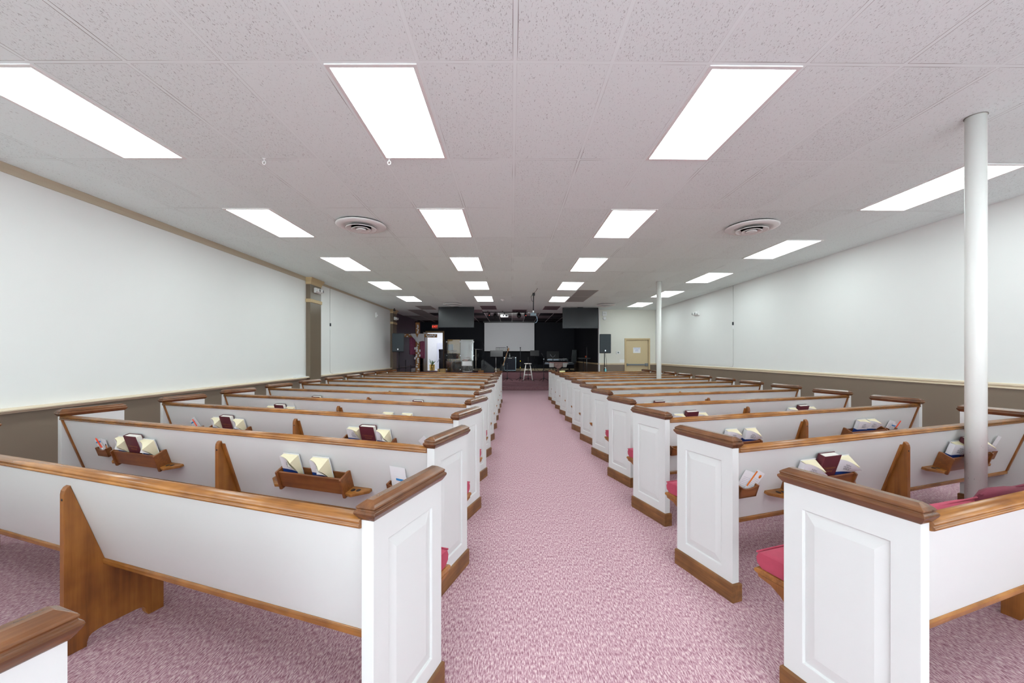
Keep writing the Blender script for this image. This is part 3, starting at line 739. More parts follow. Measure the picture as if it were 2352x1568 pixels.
# ------------------------------------------------------------------ books, cards and pens
BW, BH, BT = .137, .205, .036
BTXT = text_mesh('cover_lettering', 'NIV\nHOLY\nBIBLE', .020, m_ink, .0003, spacing=.85)
def bible_parts(bulge, roll):
    """stands on z=0, back cover on y=0, spine on the left, front towards -y; the free corner of the cover and pages flops outward"""
    def front(u, v, th):
        k = max(0, (v-.30)/.70)**1.4 * u**1.8
        x = BW*u - .012*k*roll; y = -th - bulge*k; z = BH*.96*v - roll*.040*k
        return (x, y, z)
    pg = MB(); nu, nv = 8, 8
    pg.grid(lambda u,v: front(.03+u*.94, v, BT-.003), nu, nv)
    pg.grid(lambda u,v: (BW*(.03+.94*u), -.003, BH*.97*v), nu, nv)
    F = lambda v: front(.97, v, BT-.003); B = lambda v: (BW*.97, -.003, BH*.97*v)
    pg.grid(lambda u,v: tuple(F(v)[i]*(1-u)+B(v)[i]*u for i in range(3)), 4, nv)
    T = lambda u: front(.03+.94*u, 1, BT-.003); Q = lambda u: (BW*(.03+.94*u), -.003, BH*.97)
    pg.grid(lambda u,v: tuple(T(u)[i]*(1-v)+Q(u)[i]*v for i in range(3)), nu, 4)
    pg.grid(lambda u,v: tuple(front(.03+.94*u,0,BT-.003)[i]*(1-v)+(BW*(.03+.94*u),-.003,0)[i]*v for i in range(3)), nu, 1)
    cv = MB()
    def FC(u, v):
        p = front(u, v, BT); k = max(0,(v-.5)/.5)*max(0,(u-.6)/.4)
        return (p[0]-.006*k, p[1]-.010*k, p[2]-.012*k)
    zb = .535
    cv.grid(lambda u,v: FC(u, zb+(1-zb)*v), 10, 7, 0); cv.grid(lambda u,v: FC(u, zb*v), 10, 3, 1)
    cv.grid(lambda u,v: (0, -BT*u, BH*.96*(zb+(1-zb)*v)), 2, 2, 0, False); cv.grid(lambda u,v: (0, -BT*u, BH*.96*zb*v), 2, 2, 1, False)
    cv.box(0, BW*1.01, -.0025, 0, 0, BH)
    tx = BTXT.copy()
    for v_ in tx.vertices:
        X, Z = v_.co.x + BW*.56, v_.co.y + .146
        p = FC(X/BW, Z/(BH*.96)); v_.co = (p[0], p[1]-.0012-v_.co.z*.2, p[2])
    return pg.mesh('pages', m_pages), cv.mesh('cover', [m_bible, m_blue]), tx
BIBLES = [bible_parts(.045, .5), bible_parts(.062, .95), bible_parts(.028, .2)]
def hymnal_parts():
    W_, H_, T_ = .155, .236, .046
    c = MB(); c.box(0, W_, -.003, 0, 0, H_); c.box(0, W_, -T_, -T_+.003, 0, H_)
    c.prism([(0,0),(-.005,-.008),(-.006,-T_/2),(-.005,-T_+.008),(0,-T_),(.003,-T_+.003),(.003,-.003)], 0, H_, 'z')
    p = MB(); p.box(.003, W_-.006, -T_+.003, -.003, .004, H_-.005)
    return c.mesh('cover', m_hymnal), p.mesh('pages', m_hpages)
HYMN = hymnal_parts()
HTXT = text_mesh('cover_lettering', 'Celebration\nHymnal', .024, m_gold, .0003)
def obj_at(t, M): t.matrix_world = M
def bible(key, ri, x, label, var, tilt=0):
    M = PEWS[key]['racks'][ri] @ Matrix.Translation((x-BW/2, -.014-.004*(var==1), .015)) @ Matrix.Rotation(radians(tilt), 4, 'Y')
    t = thing('bible', label, 'book', group='white paperback bibles in the pew racks'); obj_at(t, M)
    pg, cv, tx = BIBLES[var]
    put('pages', pg, t); c = put('cover', cv, t)
    put('cover_lettering', tx, c)
def hymnal(key, ri, x, label, tilt=0):
    M = PEWS[key]['racks'][ri] @ Matrix.Translation((x-.077, -.013, .015)) @ Matrix.Rotation(radians(tilt), 4, 'Y')
    t = thing('hymnal', label, 'book', group='maroon hymnals in the pew racks'); obj_at(t, M)
    c = put('cover', HYMN[0], t); put('pages', HYMN[1], t)
    put('cover_lettering', HTXT, c, (.078, -.0466, .135), (pi/2, 0, 0))
SIDE = {0: 'aisle', 1: 'wall'}
def blab(kind, key, ri, pos):
    blk = 'left' if key[0] == 'L' else 'right'
    return f'{kind}, {pos}, {SIDE[ri]}-side rack, {ords[key[1]]} pew from camera, {blk} block'
BK = 'white paperback bible'; HY = 'maroon hymnal'
# (pew, rack 0 aisle / 1 wall, [(kind, x in rack, variant)])
SHELF = [
 (('L',1),0,[('b',-.185,0),('b',.075,1)]), (('L',1),1,[('b',-.180,1),('h',-.018,0),('b',.138,1)]),
 (('L',2),0,[('b',-.155,2),('h',.015,0),('b',.172,1)]), (('L',2),1,[('b',-.165,1),('h',.0,0),('b',.158,1)]),
 (('L',3),0,[('b',-.14,0),('b',.12,2)]), (('L',3),1,[('b',-.165,1),('h',.0,0),('b',.158,0)]),
 (('L',4),0,[('h',0,0),('b',.15,2)]), (('L',4),1,[('h',-.02,0),('b',.13,2)]),
 (('L',5),0,[('b',.0,2)]),
 (('R',1),0,[('b',-.135,1),('h',.03,0),('b',.19,1)]), (('R',1),1,[('b',-.15,0),('h',-.02,0),('b',.17,1)]),
 (('R',2),0,[('b',-.05,0),('b',.17,1)]), (('R',2),1,[('b',-.07,2),('b',.08,0)]),
 (('R',3),0,[('b',-.14,0),('h',.022,0),('b',.182,0)]), (('R',3),1,[('b',-.155,0),('h',.008,0),('b',.17,0)]),
 (('R',4),0,[('b',-.15,2),('h',.012,0),('b',.172,2)]), (('R',4),1,[('b',-.08,2),('b',.14,2)]),
 (('R',5),0,[('h',0,0)]),
]
for key, ri, lst in SHELF:
    hasH = any(k == 'h' for k, _, _ in lst)
    nb = sum(k == 'b' for k, _, _ in lst); bi = 0
    for kind, x, var in lst:
        if kind == 'h': hymnal(key, ri, x, blab(HY, key, ri, 'gold lettered'))
        else:
            if hasH: pos = 'left of the hymnal' if x < 0 else 'right of the hymnal'
            elif nb == 2: pos = 'left one of two' if bi == 0 else 'right one of two'
            else: pos = 'standing alone'
            bi += 1
            bible(key, ri, x, blab(BK, key, ri, pos), var)

def card(key, hi, x, ry, label, style, dz=0, w_=.085, h_=.135, yo=0):
    M = PEWS[key]['holders'][hi] @ Matrix.Translation((x, -.018-yo, .02+dz)) @ Matrix.Rotation(radians(ry), 4, 'Y')
    t = thing('pew_card', label, 'card', group='paper cards in the pew holders'); obj_at(t, M)
    put('paper', MB().box(-w_/2, w_/2, -.0012, 0, 0, h_).mesh('paper', m_card), t)
    if style == 'blue': put('printed_band', MB().box(-w_/2+.004, w_/2-.004, -.0018, -.0012, h_-.035, h_-.020).mesh('printed_band', m_cardblue), t)
    if style == 'orange':
        put('printed_band', MB().box(-w_/2, -w_/2+.014, -.0018, -.0012, .02, h_-.01).mesh('printed_band', m_cardorange), t)
        put('printed_emblem', MB().lathe([(.001,-.0018),(.012,-.0018),(.012,-.0012),(.001,-.0012)], (.018,0,h_-.03), 20, axis='y').mesh('printed_emblem', m_cardorange), t)
    if style != 'plain':
        b = MB()
        for i in range(6): b.box(-w_/2+.016, w_/2-.012, -.0016, -.0012, .03+i*.011, .031+i*.011)
        put('printed_lines', b.mesh('printed_lines', m_cardgrey), t)
def pen(key, hi, x, ry, label):
    M = PEWS[key]['holders'][hi] @ Matrix.Translation((x, -.024, .016)) @ Matrix.Rotation(radians(ry), 4, 'Y')
    t = thing('ballpoint_pen', label, 'pen', group='orange pens in the pew holders'); obj_at(t, M)
    put('barrel', MB().tube([(0,0,0),(0,0,.012),(0,0,.15)], [.0015,.0052,.0052], 10).mesh('barrel', m_pen), t)
    put('grip', MB().cyl((0,0,.035),(0,0,.06),.0056,10).mesh('grip', m_wplastic), t)
    put('clip', MB().box(.005,.0075,-.0015,.0015,.105,.148).cyl((0,0,.149),(0,0,.158),.003,8).mesh('clip', m_pen), t)
def pencil(key, hi, x, ry, label):
    M = PEWS[key]['holders'][hi] @ Matrix.Translation((x, -.022, .016)) @ Matrix.Rotation(radians(ry), 4, 'Y')
    t = thing('pencil', label, 'pencil'); obj_at(t, M)
    put('shaft', MB().tube([(0,0,0),(0,0,.088)], .0042, 6).mesh('shaft', plain('golf_pencil', lin(196,130,80), .5)), t)
    put('tip', MB().tube([(0,0,.088),(0,0,.102)], [.0042,.0006], 6).mesh('tip', m_black), t)
def hl(txt, key, hi): return f'{txt}, {SIDE[hi]}-end holder, {ords[key[1]]} pew, {"left" if key[0]=="L" else "right"} block'
k = ('L',1)
card(k,1,-.012,-14,hl('white card with blue band beside orange pen',k,1),'blue',.0); card(k,1,.018,6,hl('plain white card behind the orange pen',k,1),'plain',.015,.07,.12,-.006)
pen(k,1,.006,-18,hl('orange pen leaning left',k,1)); pencil(k,1,.045,8,hl('short wooden pencil',k,1))
card(k,0,.0,4,hl('tall white card',k,0),'plain',.02,.11,.15,-.006); card(k,0,.018,6,hl('white card with blue band',k,0),'blue',.0,.08,.11)
k = ('L',2)
card(k,1,-.02,-22,hl('white card with blue band beside orange pen',k,1),'blue'); card(k,1,.02,-28,hl('tilted white envelope',k,1),'lines',.02,.07,.15,-.006); pen(k,1,.012,-20,hl('orange pen leaning left',k,1))
card(k,0,-.01,-40,hl('tilted lined white card',k,0),'lines',.02)
k = ('L',3)
card(k,0,0,3,hl('upright white card',k,0),'lines',.01)
k = ('R',1)
card(k,0,-.03,20,hl('white card tilted right with grey lines',k,0),'lines',.02,.12,.13,-.006); card(k,0,.02,28,hl('white card with orange stripe and emblem',k,0),'orange',.015,.085,.14)
card(k,1,.012,16,hl('tall white card leaning right',k,1),'lines',.02,.07,.17)
k = ('R',2)
card(k,1,-.03,14,hl('wide white card',k,1),'lines',.02,.12,.12,-.006); card(k,1,.012,14,hl('white card with blue band beside orange pen',k,1),'blue',.0,.08,.11); pen(k,1,.045,26,hl('orange pen leaning right',k,1))
k = ('R',3)
card(k,1,0,45,hl('small white card showing one corner',k,1),'plain',.03,.08,.10)

# things resting on the front rails of the right block
M = PEWS[('R',11)]['M']
t = thing('sanitizer_bottle', 'small pump bottle of blue gel on the frontmost right pew rail', 'bottle'); t.matrix_world = M @ Matrix.Translation((1.80,.02,.909))
put('bottle', MB().lathe([(.001,0),(.026,0),(.028,.004),(.028,.075),(.012,.092),(.011,.10),(.001,.10)], n=20).mesh('bottle', plain('pale_blue_gel', lin(120,205,214), .2)), t)
put('pump', MB().cyl((0,0,.10),(0,0,.135),.010,10).box(-.035,.012,-.007,.007,.128,.140).mesh('pump', m_wplastic), t)
t = thing('notepad', 'pale yellow pad lying on the rail of a far right pew', 'notepad'); t.matrix_world = M @ Matrix.Translation((.30,.02,.91))
put('pad', MB().box(-.085,.085,-.028,.028,0,.045).mesh('pad', plain('pale_yellow_paper', lin(236,230,170), .7)), t)
# ------------------------------------------------------------------ stage and things around it
ZA, ZU = .286, .571              # front apron level, rear stage level
# televisions hung from the ceiling
m_screen = plain('dark_glossy_screen', (.020,.021,.024,1), .2, var=.02, spec=.4)
def tv(x0, x1, y, z0, z1, label):
    xc, zc = (x0+x1)/2, (z0+z1)/2
    t = thing('television', label, 'television', (xc, y, zc), 0, 'televisions hung from the ceiling')
    hw, hh = (x1-x0)/2, (z1-z0)/2
    put('housing', MB().box(-hw, hw, -.03, .03, -hh, hh).mesh('housing', m_black), t, bevel=.006)
    put('screen', MB().box(-hw+.014, hw-.014, -.033, -.029, -hh+.022, hh-.014).mesh('screen', m_screen), t)
    put('lower_strip', MB().box(-hw+.012, hw-.012, -.034, -.028, -hh+.002, -hh+.012).mesh('lower_strip', m_dmetal), t)
    b = MB(); b.box(-.2,.2,.03,.07,-.2,.2); b.cyl((0,.09,-.1),(0,.09,ceil_z(xc)-zc-.005),.025,12); b.box(-.1,.1,.0,.18,ceil_z(xc)-zc-.02,ceil_z(xc)-zc-.003)
    put('ceiling_mount', b.mesh('ceiling_mount', m_black), t)
tv(-2.781, -1.424, 14.9, 2.493, 3.275, 'large dark television hanging on the left above the stage front')
tv(1.937, 3.295, 14.9, 2.460, 3.245, 'large dark television hanging on the right above the stage front')

def loudspeaker(x, y, z0, z1, w_, rz, label):
    t = thing('loudspeaker', label, 'loudspeaker', (x, y, z0), rz, 'loudspeakers on tripod stands')
    h = z1-z0; hw = w_/2
    put('cabinet', MB().prism([(-hw,-.17),(hw,-.17),(hw*.72,.20),(-hw*.72,.20)], 0, h, 'z').mesh('cabinet', m_black), t, bevel=.015)
    put('grille', MB().box(-hw+.012, hw-.012, -.184, -.168, .02, h-.02).mesh('grille', m_speaker), t, bevel=.006)
    put('emblem', MB().box(-.025,.025,-.188,-.182,.07,.125).mesh('emblem', m_chrome), t, bevel=.003)
def tripod(b, x, y, z, r, h, rad=.010, rot=0, n=3):
    for i in range(n):
        a = rot + 2*pi*i/n
        b.tube([(x, y, z+h), (x+r*cos(a)*.5, y+r*sin(a)*.5, z+h*.55), (x+r*cos(a), y+r*sin(a), z+rad)], rad, 8)
def speaker_stand(x, y, z0, label):
    t = thing('speaker_stand', label, 'speaker stand', (x, y, 0), 0, 'tripod speaker stands')
    put('pole', MB().cyl((0,0,.12),(0,0,z0*.6),.02,12).cyl((0,0,z0*.6),(0,0,z0-.001),.0165,12).mesh('pole', m_black), t)
    put('collar', MB().cyl((0,0,.72),(0,0,.80),.034,16).box(.02,.07,-.012,.012,.745,.775).mesh('collar', m_dmetal), t)
    put('clamp', MB().cyl((0,0,z0*.6-.04),(0,0,z0*.6+.02),.03,16).box(.02,.065,-.01,.01,z0*.6-.02,z0*.6).mesh('clamp', m_dmetal), t)
    for i in range(3):
        a = .5+2*pi*i/3
        l = put('leg', MB().tube([(0.02*cos(a),.02*sin(a),.76),(.52*cos(a),.52*sin(a),.015)],.013,8).mesh('leg', m_black), t)
        put('rubber_foot', MB().ball((.52*cos(a),.52*sin(a),.018),.018,8).mesh('rubber_foot', m_dmetal), l)
        put('brace', MB().tube([(.015*cos(a),.015*sin(a),.25),(.27*cos(a),.27*sin(a),.385)],.008,6).mesh('brace', m_black), t)
loudspeaker(-4.295, 14.95, 1.567, 2.272, .445, .06, 'charcoal loudspeaker on tripod in front of the left stage pilaster')
speaker_stand(-4.295, 14.95, 1.567, 'black tripod stand under the left loudspeaker')
loudspeaker(3.545, 14.95, 1.517, 2.24, .43, -.04, 'charcoal loudspeaker on tripod at the right edge of the stage opening')
speaker_stand(3.545, 14.95, 1.517, 'black tripod stand under the right loudspeaker')
tag(put('speaker_cable', MB().tube([(3.62,15.12,1.56),(3.68,15.25,1.3),(3.72,15.3,.9),(3.7,15.2,.5),(3.66,15.1,.02)],.006,6).mesh('speaker_cable', m_black)), 'thin black cable hanging behind the right loudspeaker', 'cable')

# wooden cross with notes
m_cross = wood('cross_wood', lin(186,132,76), lin(158,106,58), lin(116,74,40), 'z', .6)
CXX, CYY = -4.215, 17.6
t = thing('wooden_cross', 'tall brown wooden cross with pinned notes on the stage left', 'cross', (CXX, CYY, ZA))
put('post', MB().box(-.088,.088,-.045,.045,0,2.62).mesh('post', m_cross), t, bevel=.008)
put('crossbar', MB().box(-.80,.86,-.095,-.046,1.955,2.105).mesh('crossbar', m_cross), t, (0,0,0), (0,.012,0), bevel=.008)
put('base', MB().box(-.24,.24,-.24,.24,0,.035).mesh('base', m_cross), t)
rn = random.Random(5)
def note(x, z, w_, h_, ry, yy):
    o = put('paper_note', MB().box(-w_/2,w_/2,-.003,0,-h_/2,h_/2).mesh('paper_note', m_paper), loc=(CXX+x, yy, ZA+z), rot=(0,ry,0))
    tag(o, 'small white note pinned to the wooden cross', 'note', 'white notes pinned to the cross')
yp = CYY-.0465
for i in range(8): note(rn.uniform(-.02,.03), 2.50-.05*i-.0, .075, .032, rn.uniform(-.6,.3), yp)
for z in (1.80,1.72,1.60,1.50,1.42,1.34,1.25,1.17,1.09,1.0,.92,.84,.74,.64,.52,.40,.28,.16,.06):
    note(rn.uniform(-.05,.05), z, rn.uniform(.06,.09), rn.uniform(.05,.10), rn.uniform(-.7,.7), yp)
for (x, z) in ((-.11,1.46),(-.11,1.02),(.105,1.36),(.10,1.14)): note(x, z, .07, .10, 0, yp)
for i in range(5): note(-.74+.10*i, 2.03+.035*(-1)**i, .075, .045, rn.uniform(-.2,.2), CYY-.0965)
for i in range(10): note(.42+.042*i, 2.02+rn.uniform(-.035,.03), .07, .05, rn.uniform(-.3,.3), CYY-.0965-.0006*i)
# white cloth over the crossbar
m_cloth = plain('white_cloth', (.66,.64,.66,1), .9, var=.05, scale=20)
def drape(u, v):
    x = -.285+.60*u
    top = 2.118
    bot = 1.765 + .31*max(0, 1-u/.48)**1.4 + .02*sin(u*9)
    neck = .19*max(0, 1-abs(u-.47)/.12)
    z = (top-neck)*(1-v) + min(bot, top-neck-.03)*v
    return (x*(1+.03*v), -.108-.014*sin(u*16)*v-.012*v, z)
o = put('white_cloth', MB().grid(drape, 40, 12).mesh('white_cloth', m_cloth), loc=(CXX,CYY,ZA)); o.modifiers.new('thickness','SOLIDIFY').thickness = .006
tag(o, 'white cloth draped across the arms of the wooden cross', 'cloth')
m_satin = plain('maroon_satin', lin(150,74,104), .4, var=.4, scale=22)
for (xa, xb, zb, lb) in ((-.40,-.11,1.19,'maroon satin cloth hanging left of the cross post'), (.08,.30,1.03,'maroon satin cloth hanging right of the cross post')):
    o = put('maroon_cloth', MB().grid(lambda u,v: (xa+(xb-xa)*u, .075+.022*sin(u*20+v), 1.97*(1-v)+(zb-.03*u)*v), 30, 10).mesh('maroon_cloth', m_satin), loc=(CXX,CYY,ZA))
    o.modifiers.new('thickness','SOLIDIFY').thickness = .006; tag(o, lb, 'cloth', 'maroon cloths behind the cross')
b = MB()
for i in range(4): b.tube([(.115*cos(a)*(1+.08*sin(5*a+i)), .10*sin(a)*(1+.08*cos(4*a+i)), .02*sin(3*a+2*i)) for a in [2*pi*q/26 for q in range(26)]], .010, 6, closed=True)
for q in range(22):
    a = 2*pi*q/22; b.tube([(.115*cos(a),.10*sin(a),0),(.15*cos(a),.13*sin(a),.03*sin(q*2.1))],[.004,.001],5)
tag(put('thorn_crown', b.mesh('thorn_crown', plain('dark_twig', lin(58,40,34), .8)), loc=(CXX,CYY-.02,ZA+2.645)), 'dark thorn crown resting on top of the wooden cross', 'crown')
# folded stands by the purple wall
for (x, y, h, lb) in ((-4.60,17.0,.95,'folded black stand leaning left of the cross'), (-4.48,17.35,.72,'short folded black stand nearer the cross')):
    t = thing('folded_stand', lb, 'stand', (x,y,ZA), 0, 'folded black stands')
    put('pole', MB().tube([(0,0,.02),(.01,0,h)],.011,8).mesh('pole', m_black), t)
    b = MB(); tripod(b, 0,0,0,.16,.34,.008,.4); put('legs', b.mesh('legs', m_black), t)
    put('knob', MB().ball((.02,-.01,h*.62),.022,8).mesh('knob', m_black), t)
# sill and heater on the purple wall
XP = XL-.18
struct('trim_9', MB().prism([(XP,.88),(XP+.05,.885),(XP+.08,.91),(XP+.08,.92),(XP,.92)], 16.35, YS-.02, 'y').mesh('trim_9', plain('grey_purple_sill', lin(150,136,146), .4)))
t = thing('wall_heater', 'low pale wall heater behind the cross on the purple wall', 'heater', (XP, 20.3, ZU))
put('cover', MB().prism([(0,.02),(.06,.02),(.075,.06),(.075,.17),(.05,.20),(0,.20)], -.6, .6, 'y').mesh('cover', plain('pale_heater', lin(176,168,172), .4)), t)
put('louvre', MB().box(.068,.078,-.58,.58,.06,.075).mesh('louvre', m_dmetal), t)

# exit sign
t = thing('exit_sign', 'red lit EXIT sign above the bright doorway', 'exit sign', (-4.253, YS, 3.02))
put('housing', MB().box(-.17,.17,-.06,0,-.12,.12).mesh('housing', plain('grey_sign_housing', lin(150,140,132), .4)), t, bevel=.008)
put('face', MB().box(-.135,.135,-.063,-.059,-.095,.095).mesh('face', emit('red_sign_face', (.55,.02,.012,1), .18, (.10,.008,.008,1))), t)
put('lettering', text_mesh('lettering', 'EXIT', .155, emit('red_sign_letters', (1,.10,.06,1), 1.6, (.5,.03,.02,1)), .001), t, (0,-.0645,.002), (pi/2,0,0))
# projection screen
t = thing('projection_screen', 'pale grey projection screen on the black stage wall', 'projection screen', (-.12, 21.55, 1.665))
put('fabric', MB().box(-1.375,1.375,-.004,.004,.02,1.553).mesh('fabric', plain('grey_white_screen', (.80,.80,.82,1), .8, var=.01)), t)
put('case', MB().box(-1.45,1.45,-.05,.05,1.553,1.66).mesh('case', m_black), t, bevel=.01)
put('weight_bar', MB().box(-1.375,1.375,-.012,.012,0,.022).mesh('weight_bar', m_wplastic), t)

# lighting bar
t = thing('lighting_bar', 'black ceiling bar carrying small stage lamps above the stage', 'lighting bar', (-.27, 16.3, CZ))
put('bar', MB().tube([(-.945,0,-.065),(.94,0,-.065)],.020,10).mesh('bar', m_black), t)
for x in (-.72,-.1,.50): put('hanger', MB().cyl((x,0,-.065),(x,0,-.002),.010,8).mesh('hanger', m_black), t)
def stage_lamp(x, r, dz, label, red):
    t = thing('stage_lamp', label, 'stage lamp', (x, 16.3, CZ-.067), 0, 'stage lamps on the ceiling bar')
    put('yoke', MB().tube([(-r-.012,0,-dz),(-r-.012,0,-.045),(0,0,-.02),(r+.012,0,-.045),(r+.012,0,-dz)],.006,6).cyl((0,0,-.03),(0,0,.024),.014,8).mesh('yoke', m_black), t)
    M = Matrix.Translation((0,0,-dz)) @ Matrix.Rotation(.55,4,'X')
    put('can', MB().lathe([(.001,-.10),(r*.6,-.10),(r*.95,-.03),(r,.0),(r,.13),(r*.92,.13),(r*.9,.02),(.001,.0)], (0,0,0), 24, axis='y').xf(M).mesh('can', m_black), t)
    if not red:
        L = bpy.data.lights.new('added_stage_fill', 'SPOT'); L.energy = STAGE_FILL; L.spot_size = radians(150); L.spot_blend = 1; L.shadow_soft_size = r*.9; L.color = (.98,1,1)  # added fill light in the large lamps, brightens the dark stage
        lo = bpy.data.objects.new('added_stage_fill', L); COL.objects.link(lo); lo.parent = t; lo.location = (0, .16, -dz-.09); lo.rotation_euler = (radians(62), 0, 0)
    if red: put('indicator', MB().ball((.01,-.105,-dz-.02),.012,8).mesh('indicator', emit('red_led', (1,.06,.03,1), 2)), t)
stage_lamp(-.93, .045, .11, 'small black stage lamp at the left end of the bar', True)
stage_lamp(-.68, .085, .15, 'large round black stage lamp left of the white projector', False)
stage_lamp(.31, .085, .15, 'large round black stage lamp right of the white projector', False)
stage_lamp(.58, .045, .12, 'small black stage lamp at the right end of the bar', True)
t = thing('projector', 'white projector hung from ceiling between the stage lamps', 'projector', (-.31, 16.95, 3.14))
put('body', MB().box(-.165,.165,-.13,.13,-.055,.055).mesh('body', m_wplastic), t, bevel=.03, seg=3)
put('vents', MB().box(.05,.13,-.133,-.129,-.03,.03).box(-.06,-.02,-.133,-.129,-.03,.03).mesh('vents', m_dmetal), t)
put('mount', MB().cyl((0,0,.05),(0,0,CZ-3.14-.002),.018,10).mesh('mount', m_black), t)
t = thing('projector', 'small grey projector on a long pole below the ceiling', 'projector', (.64, 11.57, 2.60))
put('body', MB().box(-.085,.085,-.09,.09,.0,.075).box(-.03,.03,-.03,.03,.075,.11).mesh('body', plain('grey_projector', lin(92,104,114), .4)), t, bevel=.008)
put('pole', MB().cyl((.0,0,.10),(.012,0,ceil_z(.65)-2.602),.014,12).mesh('pole', m_dmetal), t)
put('coupling', MB().cyl((.0,0,.10),(.001,0,.16),.022,12).mesh('coupling', m_wplastic), t)
put('bracket', MB().box(-.02,.05,-.03,.03,.60,.683).mesh('bracket', m_black), t, bevel=.005)
tag(put('hanging_cable', MB().tube([(.70,11.55,2.63),(.745,11.55,2.56),(.76,11.55,2.48),(.74,11.55,2.42),(.69,11.55,2.39)],.006,6).mesh('hanging_cable', plain('pale_blue_cable', lin(150,176,200), .4))), 'pale blue cable end dangling below the small grey projector', 'cable')
tag(put('ceiling_cable', MB().tube([(.655,11.55,3.0),(.59,11.55,3.06),(.575,11.55,3.16),(.62,11.55,3.25),(.66,11.5,3.272),(.70,11.1,3.274),(.71,10.75,3.276)],.006,6).mesh('ceiling_cable', m_black)), 'black cable looping at the ceiling by the projector pole', 'cable')

# clear drum shield
m_acr = bpy.data.materials.new('clear_acrylic'); m_acr.use_nodes = True
nt = m_acr.node_tree; nt.nodes.clear()
mo = N(nt,'ShaderNodeOutputMaterial'); mx = N(nt,'ShaderNodeMixShader'); tr = N(nt,'ShaderNodeBsdfTransparent'); gl = N(nt,'ShaderNodeBsdfGlossy')
tr.inputs[0].default_value = (.93,.94,.95,1); gl.inputs['Roughness'].default_value = .06; mx.inputs[0].default_value = .16
nt.links.new(tr.outputs[0], mx.inputs[1]); nt.links.new(gl.outputs[0], mx.inputs[2]); nt.links.new(mx.outputs[0], mo.inputs[0])
t = thing('drum_shield', 'clear acrylic drum shield of hinged panels around the drums', 'drum shield', (-2.6, 19.85, ZU))
def rpanel(w_, h_, r=.05, th=.008):
    p = [(0,0),(w_,0)] + [(w_-r+r*sin(a), h_-r+r*cos(a)) for a in [pi/2-pi/2*i/5 for i in range(6)]] + [(r-r*cos(a), h_-r+r*sin(a)) for a in [pi/2-pi/2*i/5 for i in range(6)]]
    return MB().prism([p[i] for i in range(len(p))], -th/2, th/2, 'y')
for (x, y, w_, rz) in ((-.672,0,.662,0),(.004,0,.655,0),(-.672,0,.70,radians(180-62)),(.662,0,.74,radians(57))):
    put('panel', rpanel(w_, 1.645).mesh('panel', m_acr), t, (x,y,.004), (0,0,rz))
for x in (-.69,.0,.675):
    for z in (.12,.82,1.52): put('hinge_clip', MB().box(x-.03,x+.03,-.018,.018,z,z+.05).mesh('hinge_clip', m_wplastic), t, bevel=.006)
def board(name, x0, x1, label, mat, pad=None):  # added boards whose colours stand in for reflections in the clear panels
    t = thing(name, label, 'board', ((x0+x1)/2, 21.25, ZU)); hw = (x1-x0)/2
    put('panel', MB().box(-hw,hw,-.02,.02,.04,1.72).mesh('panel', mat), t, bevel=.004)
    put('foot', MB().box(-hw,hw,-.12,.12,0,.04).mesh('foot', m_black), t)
    if pad: put('pad', MB().box(*pad).mesh('pad', plain('grey_reflection_pad', lin(128,138,152), .9)), t, bevel=.01)
board('tan_reflection_board', -3.47, -2.79, 'added tan board with grey pad imitating a reflection in the left clear shield panel', plain('tan_reflection', lin(196,156,92), .7, var=.1), (-.32,-.03,-.05,-.02,1.13,1.46))
board('grey_reflection_board', -2.775, -2.06, 'added grey green board imitating the room reflection in the right clear shield panel', plain('grey_green_reflection', lin(150,150,136), .7, var=.05))
tag(put('white_strap', MB().tube([(-1.93,19.80,2.14),(-1.99,19.79,2.12),(-2.02,19.79,2.02),(-2.04,19.79,1.86),(-2.02,19.79,1.72),(-1.99,19.79,1.66)],[.016,.02,.016,.014,.012,.008],8).mesh('white_strap', m_wplastic)), 'white strap hanging on the right corner of the drum shield', 'strap')
# drums
m_copper = plain('copper_shell', lin(150,84,62), .3, .3); m_head = plain('silver_drum_head', lin(172,172,176), .25, .1, var=.25, scale=5)
def drum(name, c, r, h, ax, label, legs=0):
    t = thing(name, label, 'drum', (c[0],c[1],ZU)); z = c[2]-ZU
    q = lambda pr: MB().lathe(pr, (0,0,z), 36, axis=ax)
    put('shell', q([(r,-h/2),(r,h/2),(r-.006,h/2),(r-.006,-h/2),(r,-h/2)]).mesh('shell', m_copper), t)
    e = -1 if ax == 'y' else 1
    put('head', q([(.001,e*h/2),(r-.004,e*h/2),(r-.004,e*(h/2-.004)),(.001,e*(h/2-.004))]).mesh('head', m_head), t)
    for s_ in (-1,1): put('hoop', q([(r+.002,s_*(h/2-.02)),(r+.014,s_*(h/2-.02)),(r+.014,s_*(h/2+.006)),(r+.002,s_*(h/2+.006)),(r+.002,s_*(h/2-.02))]).mesh('hoop', m_chrome), t)
    for i in range(legs):
        a = .6+2*pi*i/legs
        put('leg', MB().cyl(((r+.02)*cos(a),(r+.02)*sin(a),0),((r+.02)*cos(a),(r+.02)*sin(a),z+h*.3),.008,8).mesh('leg', m_chrome), t)
    return t
t = drum('bass_drum', (-2.80,20.35,ZU+.30), .285, .40, 'y', 'large bass drum with silver head behind the shield')
put('head_port', MB().lathe([(.001,-.2035),(.062,-.2035),(.066,-.2005),(.001,-.2005)], (.14,0,.22), 24, axis='y').mesh('head_port', m_vdark), t)
for s_ in (-1,1): put('spur', MB().tube([(s_*.26,-.1,.2),(s_*.36,-.2,.006)],.009,8).mesh('spur', m_chrome), t)
drum('floor_tom', (-3.22,20.35,ZU+.40), .175, .34, 'z', 'copper floor tom at the left inside the shield', 3)
t = drum('tom_drum', (-2.93,20.55,ZU+.80), .14, .22, 'z', 'small copper tom mounted over the bass drum')
put('bracket', MB().cyl((0,0,0.57),(0,0,.70),.014,8).mesh('bracket', m_chrome), t)
